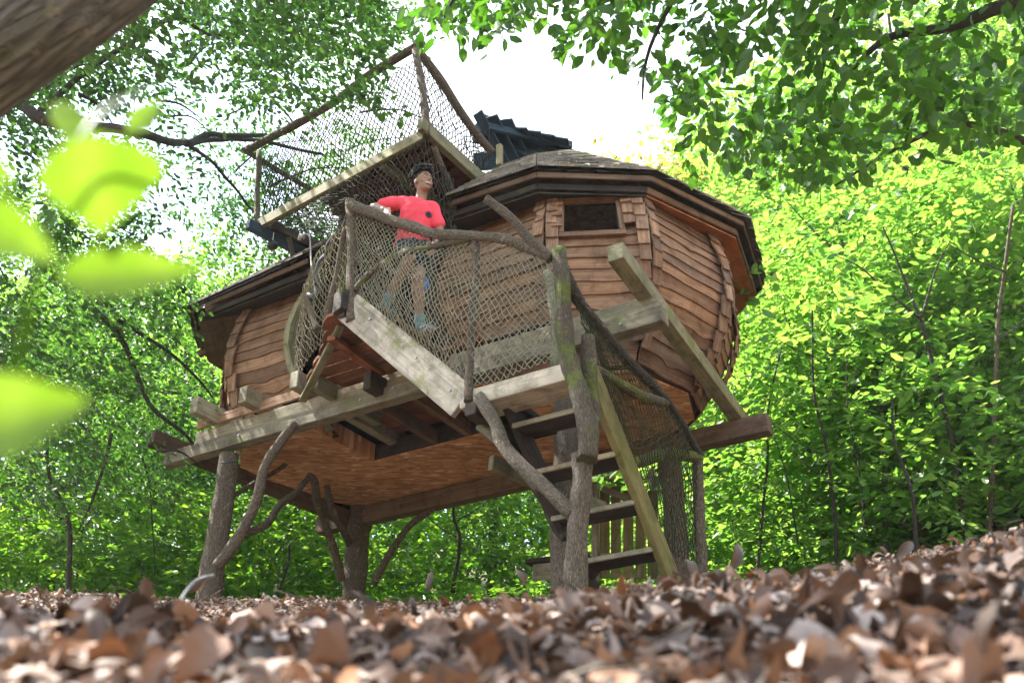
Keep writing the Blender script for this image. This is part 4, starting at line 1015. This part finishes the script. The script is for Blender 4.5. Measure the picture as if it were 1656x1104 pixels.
for r_, a0, a1, n in ((13.0, -32, 30, 12), (15.5, -32, 30, 12), (18.5, -33, 30, 12)):
    for k in range(n):
        az = math.radians(lerp(a0, a1, (k+rd.uniform(.2, .8))/n)); rr_ = r_*rd.uniform(.95, 1.05)
        tree('bushb' if (az > .2 or rd.random() < .45) else 'bush', k % 3, rr_*math.sin(az), rr_*math.cos(az), rd.uniform(.75, 1.25), rd.uniform(0, 6.3), '%s low bush from the left in the %s row beyond the posts' % (ORD[k], ROW(r_, [13.0, 15.5, 18.5])), GB[1], cat='bush', name='bush')  # brighter leaf colour offsets the bushes' own shade
GL = ('green forest tree standing beyond the treehouse to the left', 'forest trees behind the treehouse on the left')
for r_, a0, a1, n in ((16, -33, 2, 6), (20, -34, 6, 7), (25, -35, 4, 7), (32, -36, 4, 7)):
    for k in range(n):
        az = math.radians(lerp(a0, a1, (k+rd.uniform(.2, .8))/n)); rr_ = r_*rd.uniform(.95, 1.05)
        s_ = rd.uniform(.62, .85) if r_ < 30 else rd.uniform(.8, 1.0)
        tree('mid' if rd.random() < .35 else 'brt', k % 2, rr_*math.sin(az), rr_*math.cos(az), s_, rd.uniform(0, 6.3), '%s forest tree from the left in the %s row behind the treehouse left' % (ORD[k], ROW(r_, [16, 20, 25, 32])), GL[1])  # mostly the brighter leaf colour, standing in for sun on these trees

BS = empty('bare_sapling', None, tuple(D(1600, 860, 11.2)))
tag(BS, 'thin bare-branched dark sapling forking among the bright leaves right of the treehouse', 'sapling')
def bs(pts, r0, r1): return log('stem', pts, r0, r1, 'twig', BS, 6, .15, .02)
q = 11.0
bs([D(1560, 880, q), D(1545, 740, q), D(1515, 620, q), D(1490, 520, q)], .028, .02)
bs([D(1490, 520, q), D(1470, 470, q), D(1445, 410, q), D(1428, 365, q)], .018, .007)
bs([D(1488, 515, q), D(1430, 465, q), D(1390, 430, q), D(1350, 412, q)], .014, .005)
bs([D(1489, 518, q), D(1500, 480, q), D(1515, 430, q), D(1535, 390, q)], .014, .005)
bs([D(1400, 860, q), D(1390, 760, q), D(1372, 660, q), D(1368, 560, q)], .012, .005)
bs([D(1290, 880, q), D(1275, 780, q), D(1250, 700, q)], .010, .004)
for (x0, y0, x1, y1, q, w, lb) in ((1215, 900, 1262, 560, 11.5, .02, 'thin dark stem rising just right of the rear beam end'),
        (1478, 880, 1442, 640, 10.2, .022, 'short leaning stem left of the bare forked sapling'), (1345, 890, 1312, 500, 11.0, .022, 'slender stem midway between treehouse and bare sapling'), (1580, 880, 1640, 330, 11.3, .035, 'pale tall stem right of the bare forked sapling'),
        (735, 920, 742, 790, 13.0, .03, 'small tree stem seen under the floor between the posts'), (450, 930, 480, 840, 12.5, .02, 'thin stem seen between the two left posts'), (120, 930, 75, 700, 11.0, .03, 'slender dark stem low at the far left')):
    sp = log('slender_stem', [D(x0, y0, q)-Vector((0, 0, .3)), D(lerp(x0, x1, .35)+8, lerp(y0, y1, .35), q), D(lerp(x0, x1, .7)-6, lerp(y0, y1, .7), q+.1), D(x1, y1, q+.1)], w, w*.4, 'bark_grey' if 'pale' in lb else 'twig', None, 7, .15, .03)
    tag(sp, lb, 'tree stem', 'slender stems among the leaves')
    for k in range(3):
        t_ = .4+.2*k; p_ = D(lerp(x0, x1, t_), lerp(y0, y1, t_), q); sg = 1 if k % 2 else -1
        log('twig', [p_, p_+Vector((sg*.25, .05, .18)), p_+Vector((sg*.5, .1, .45))], w*.35, w*.12, 'twig', sp, 5, .1, .02)
# --- tall beech on the left whose limbs and hanging sprays fill the upper left
BL = empty('beech_tree', None, (-8.5, 9.0, ground_z(-8.5, 9.0)))
tag(BL, 'large beech spreading airy small-leaved branches over the upper left', 'tree')
log('trunk', [(-8.5, 9, ground_z(-8.5, 9)-.3), (-8.4, 9.1, 5), (-8.7, 9.3, 10), (-8.3, 9.5, 15)], .34, .2, 'bark', BL, 16, .1, .03)
def br(pts, r0, r1, par=BL, mt='twig', name='limb'): return log(name, pts, r0, r1, mt, par, 7, .2, .04)
br([(-8.4, 9.1, 5.2), D(-80, 150, 10.5), D(60, 190, 9.5), D(170, 208, 9.2), D(235, 218, 9.0), D(300, 232, 10.5), D(345, 218, 11.5), D(432, 218, 12.6)], .06, .026)
br([D(300, 232, 10.5), D(350, 265, 11.5), D(395, 325, 12.3), D(440, 370, 13)], .022, .012)
br([D(300, 232, 10.5), D(360, 225, 12), D(420, 228, 12.8), D(520, 250, 13.2)], .035, .02)
br([D(60, 190, 9.5), D(130, 120, 9.8), D(230, 60, 10), D(290, 30, 10), D(340, 55, 10.2), D(430, 40, 10.5)], .03, .012)
br([D(150, 500, 11), D(190, 540, 11), D(225, 610, 11), D(250, 660, 11), D(300, 700, 11), D(330, 740, 11)], .035, .015)
br([D(190, 520, 11), D(260, 560, 11), D(310, 600, 11.2), D(340, 640, 11.4)], .025, .01)
br([D(230, 740, 11), D(240, 780, 11), D(245, 850, 11), D(250, 930, 11)], .012, .005)
br([D(180, 700, 10.8), D(165, 760, 10.8), D(150, 810, 10.8), D(125, 860, 10.8)], .02, .008)
for k in range(34):
    px, py = rd.uniform(20, 600), rd.uniform(20, 760); d = rd.uniform(9.5, 13); th = rd.uniform(-.6, 1.0); L = rd.uniform(60, 170)
    if px > 300 and py > 330: continue
    if px > 260: d = rd.uniform(12.8, 14)
    br([D(px, py, d), D(px+L*.5*math.cos(th), py+L*.5*math.sin(th)-8, d), D(px+L*math.cos(th), py+L*math.sin(th)+rd.uniform(0, 25), d+.2)], rd.uniform(.008, .022), .004)
def unproj(px, py, d):
    a = (px-828)/F; b_ = (552-py)/F; v = np.stack([a, CP-b_*SP, SP+b_*CP], 1); return norm(v)*d[:, None]
def canopy(K, xr, yr, dr, dens, Lr, W, nl, size, Dfun, njit=.4, droop=.25, m='leaf_canopy', parent=None, tpl=T_FAR, name='crown'):
    px = rng.uniform(xr[0], xr[1], K*4); py = rng.uniform(yr[0], yr[1], K*4); keep = np.array([rng.random() < dens(a, b_) for a, b_ in zip(px, py)])
    px, py = px[keep][:K], py[keep][:K]; K = len(px); d = rng.uniform(dr[0], dr[1], K); C = unproj(px, py, d); Dv = Dfun(K)
    L = rng.uniform(Lr[0], Lr[1], K)
    if name == 'crown_left':
        d = np.where((px > 290) & (py > 150), rng.uniform(12.8, 15.5, K), d); C = unproj(px, py, d)
    C = C-norm(Dv)*(L*.5)[:, None]
    P, q, N, S = sprays(C, Dv, L, W, nl, size, njit, droop); return leaf_arrays(P, q, N, S, tpl)
def dl(x, y):
    if x > 640+40*math.sin(y*.05): return 0
    v = .78+.9*mnoise.noise(Vector((x*.009, y*.013, 1.2)))+.35*mnoise.noise(Vector((x*.03, y*.03, 7)))
    if x > 560 and y > 120: v -= .25
    for cx, cy, r, w in ((365, 110, 70, .5), (400, 300, 60, .4), (100, 500, 70, .45), (330, 330, 45, .4), (640, 120, 60, .5), (40, 420, 50, .3)):
        v -= w*math.exp(-((x-cx)**2+(y-cy)**2)/r**2)
    if y > 420: v += .22
    return v
def draw(K): return np.stack([rng.normal(.7, .5, K), rng.normal(0, .6, K), rng.normal(-.25, .3, K)], 1)
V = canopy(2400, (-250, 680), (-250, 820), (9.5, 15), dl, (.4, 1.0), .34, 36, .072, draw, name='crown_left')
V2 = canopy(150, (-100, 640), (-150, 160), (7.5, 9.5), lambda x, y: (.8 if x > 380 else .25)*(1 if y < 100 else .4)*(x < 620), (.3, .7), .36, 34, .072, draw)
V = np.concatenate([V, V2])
V_shade = canopy(650, (-400, 1000), (-1300, -260), (8.5, 15), lambda x, y: .8, (.5, 1.2), .36, 30, .085, draw)  # unseen sprays above the frame, added to shade the house from the sun
V = np.concatenate([V, V_shade])
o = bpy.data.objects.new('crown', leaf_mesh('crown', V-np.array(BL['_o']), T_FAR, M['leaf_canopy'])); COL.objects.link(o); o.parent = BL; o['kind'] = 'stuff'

# --- beech branches hanging in from the top right
BR = empty('overhanging_beech', None, (7.5, 4.5, ground_z(7.5, 4.5)))
tag(BR, 'beech with broad-leaved branches hanging down across the upper right', 'tree')
log('trunk', [(7.5, 4.5, ground_z(7.5, 4.5)-.3), (7.3, 4.6, 5), (7.4, 4.4, 9), (7.1, 4.7, 13)], .3, .2, 'bark', BR, 14, .1, .03)
def br2(pts, r0, r1): return log('limb', pts, r0, r1, 'twig', BR, 7, .2, .02)
br2([(7.35, 4.5, 5.5), D(1800, 20, 6.5), D(1656, 5, 6.2), D(1540, 45, 6.0), D(1440, 60, 5.9), D(1380, 110, 5.8)], .06, .012)
br2([(7.4, 4.4, 8.5), D(1700, -300, 6.3), D(1400, -60, 6.0), D(1360, 20, 5.9), D(1330, 110, 5.8), D(1318, 200, 5.7)], .05, .008)
br2([D(1700, -300, 6.3), D(1200, -160, 5.8), D(900, -60, 5.6), D(760, -25, 5.5), D(715, 30, 5.4)], .03, .006)
br2([D(1200, -160, 5.8), D(1100, -20, 5.7), D(1050, 80, 5.6), D(1040, 160, 5.6)], .02, .005)
br2([D(1656, 230, 6.4), D(1560, 200, 6.3), D(1450, 240, 6.2), D(1350, 300, 6.1)], .025, .006)
YM = ([670, 690, 725, 738, 748, 760, 800, 815, 822, 865, 880, 893, 905, 960, 978, 990, 1022, 1035, 1060, 1090, 1110, 1180, 1240, 1300, 1400, 1500, 1600, 1700],
      [-60, 45, 70, 30, 5, 50, 85, 40, 35, 45, 5, 40, 105, 70, 70, 130, 110, 70, 190, 210, 235, 245, 300, 290, 265, 250, 275, 300])
def dr_(x, y):
    ym = np.interp(x, YM[0], YM[1])
    if y > ym-12: return 0
    v = 1.0 if y > ym-70 else .75
    n_ = mnoise.noise(Vector((x*.012, y*.014, 3))); v += .7*n_
    if x > 1350 and n_ < -.25: v = 0
    return v
def drR(K): return np.stack([rng.normal(-.25, .5, K), rng.normal(0, .5, K), rng.normal(-.75, .35, K)], 1)
VR_ = canopy(760, (670, 1760), (-300, 320), (4.9, 7.0), dr_, (.16, .36), .42, 13, .086, drR, .7, .3, tpl=T_NEAR)
depth = VR_[:, 0, :] @ np.array([0, CP, SP]); inx = 828+F*VR_[:, 0, 0]/depth; iny = 552-F*(VR_[:, 0, 2]*CP-VR_[:, 0, 1]*SP)/depth
vis = (inx > 0) & (inx < 1650) & (iny > 0); order = np.argsort(np.where(vis, depth, 99)); near, rest = order[:300], order[300:]
o0 = np.array(BR['_o'])
for i in near:
    c = VR_[i, 0]; o = bpy.data.objects.new('leaf', leaf_mesh('leaf', VR_[i:i+1]-c, T_NEAR, M['leaf_near'])); COL.objects.link(o); o.parent = BR; o.location = Vector(c-o0)
o = bpy.data.objects.new('crown', leaf_mesh('crown', VR_[rest]-o0, T_NEAR, M['leaf_near'])); COL.objects.link(o); o.parent = BR; o['kind'] = 'stuff'

# --- leaning trunk across the top left corner, close to the camera
b = MB(); P = smooth([D(-420, 330, 1.9), D(-75, 70, 1.8), D(175, -100, 1.9), D(420, -270, 2.1)], 8); b.tube(P, [lerp(.135, .115, i/(len(P)-1)) for i in range(len(P))], 24, .12)
o = b.build('leaning_trunk', M['bark_fore'], None, True, loc=tuple(P[0])); tag(o, 'thick blurred trunk leaning across the top left corner', 'tree trunk')

# --- blurred sapling leaves right in front of the lens
SP_ = empty('seedling', None, tuple(D(-160, 900, .42)))
tag(SP_, 'out-of-focus bright green beech seedling close to the lens at the left edge', 'seedling')
log('stem', [D(-60, 900, .36), D(5, 700, .35), D(35, 560, .345), D(60, 450, .34), D(95, 320, .35), D(150, 200, .37), D(230, 150, .42)], .0024, .0012, 'leaf_fore', SP_, 6, 0, 0)
def big_leaf(px, py, qx, qy, d, d2, w):
    p, q = D(px, py, d), D(qx, qy, d2); X = q-p; L = X.length; X.normalize(); N = -p.normalized()+Vector((.15, 0, .35)); Y = N.cross(X).normalized(); Z = X.cross(Y)
    n = 22; b = MB(); vs = []
    for i in range(n+1):
        t = i/n; hw = w*.55*L*((math.sin(math.pi*t**.72)**1.1*(1-.25*t)+.0) if 0 < t < 1 else 0)
        for j in (-1, -.5, 0, .5, 1):
            vs.append(p+X*L*t+Y*hw*j+Z*(abs(j)*hw*.35 - .12*L*t*t + .006*L*math.sin(i)))
    fs = [(i*5+j, i*5+j+1, i*5+j+6, i*5+j+5) for i in range(n) for j in range(4)]
    b.add(vs, fs); b.build('leaf', M['leaf_fore'], SP_, True)
big_leaf(92, 450, 345, 428, .34, .335, .36)
big_leaf(150, 215, 168, 385, .34, .345, 1.15)
big_leaf(-70, 345, 100, 418, .31, .31, .62)
big_leaf(-100, 700, 160, 640, .30, .295, .60)
big_leaf(100, 165, 125, 245, .46, .44, .5)
big_leaf(205, 215, 270, 155, .48, .50, .35)
big_leaf(-40, 250, 22, 305, .30, .30, .7)
print('OBJS', len(bpy.data.objects), 'shingles', SHN, 'tris', sum(len(m.loop_triangles) if m.loop_triangles else 0 for m in bpy.data.meshes), 'polys', sum(len(m.polygons) for m in bpy.data.meshes))

# ------------------------------------------------------------------ woodland haze
hm = bpy.data.materials.new('woodland_haze'); hm.use_nodes = True; hn = hm.node_tree.nodes; hl = hm.node_tree.links
hn.remove(hn["Principled BSDF"]); pv = hn.new("ShaderNodeVolumePrincipled"); pv.inputs['Density'].default_value = .0008; pv.inputs['Color'].default_value = (.93, .97, 1, 1)
hl.new(pv.outputs[0], hn["Material Output"].inputs['Volume'])
mz = 42; lo = min(v.co.z for v in bpy.data.objects['ground'].data.vertices)-1
b = MB(); b.add([(x, y, z) for z in (lo, mz) for x, y in ((-66, -66), (66, -66), (66, 66), (-66, 66))], [(0, 3, 2, 1), (4, 5, 6, 7), (0, 1, 5, 4), (1, 2, 6, 5), (2, 3, 7, 6), (3, 0, 4, 7)])
o = b.build('haze', hm, None, loc=(0, 0, 0)); o['kind'] = 'stuff'; o['label'] = 'thin sunlit haze hanging in the woodland air'
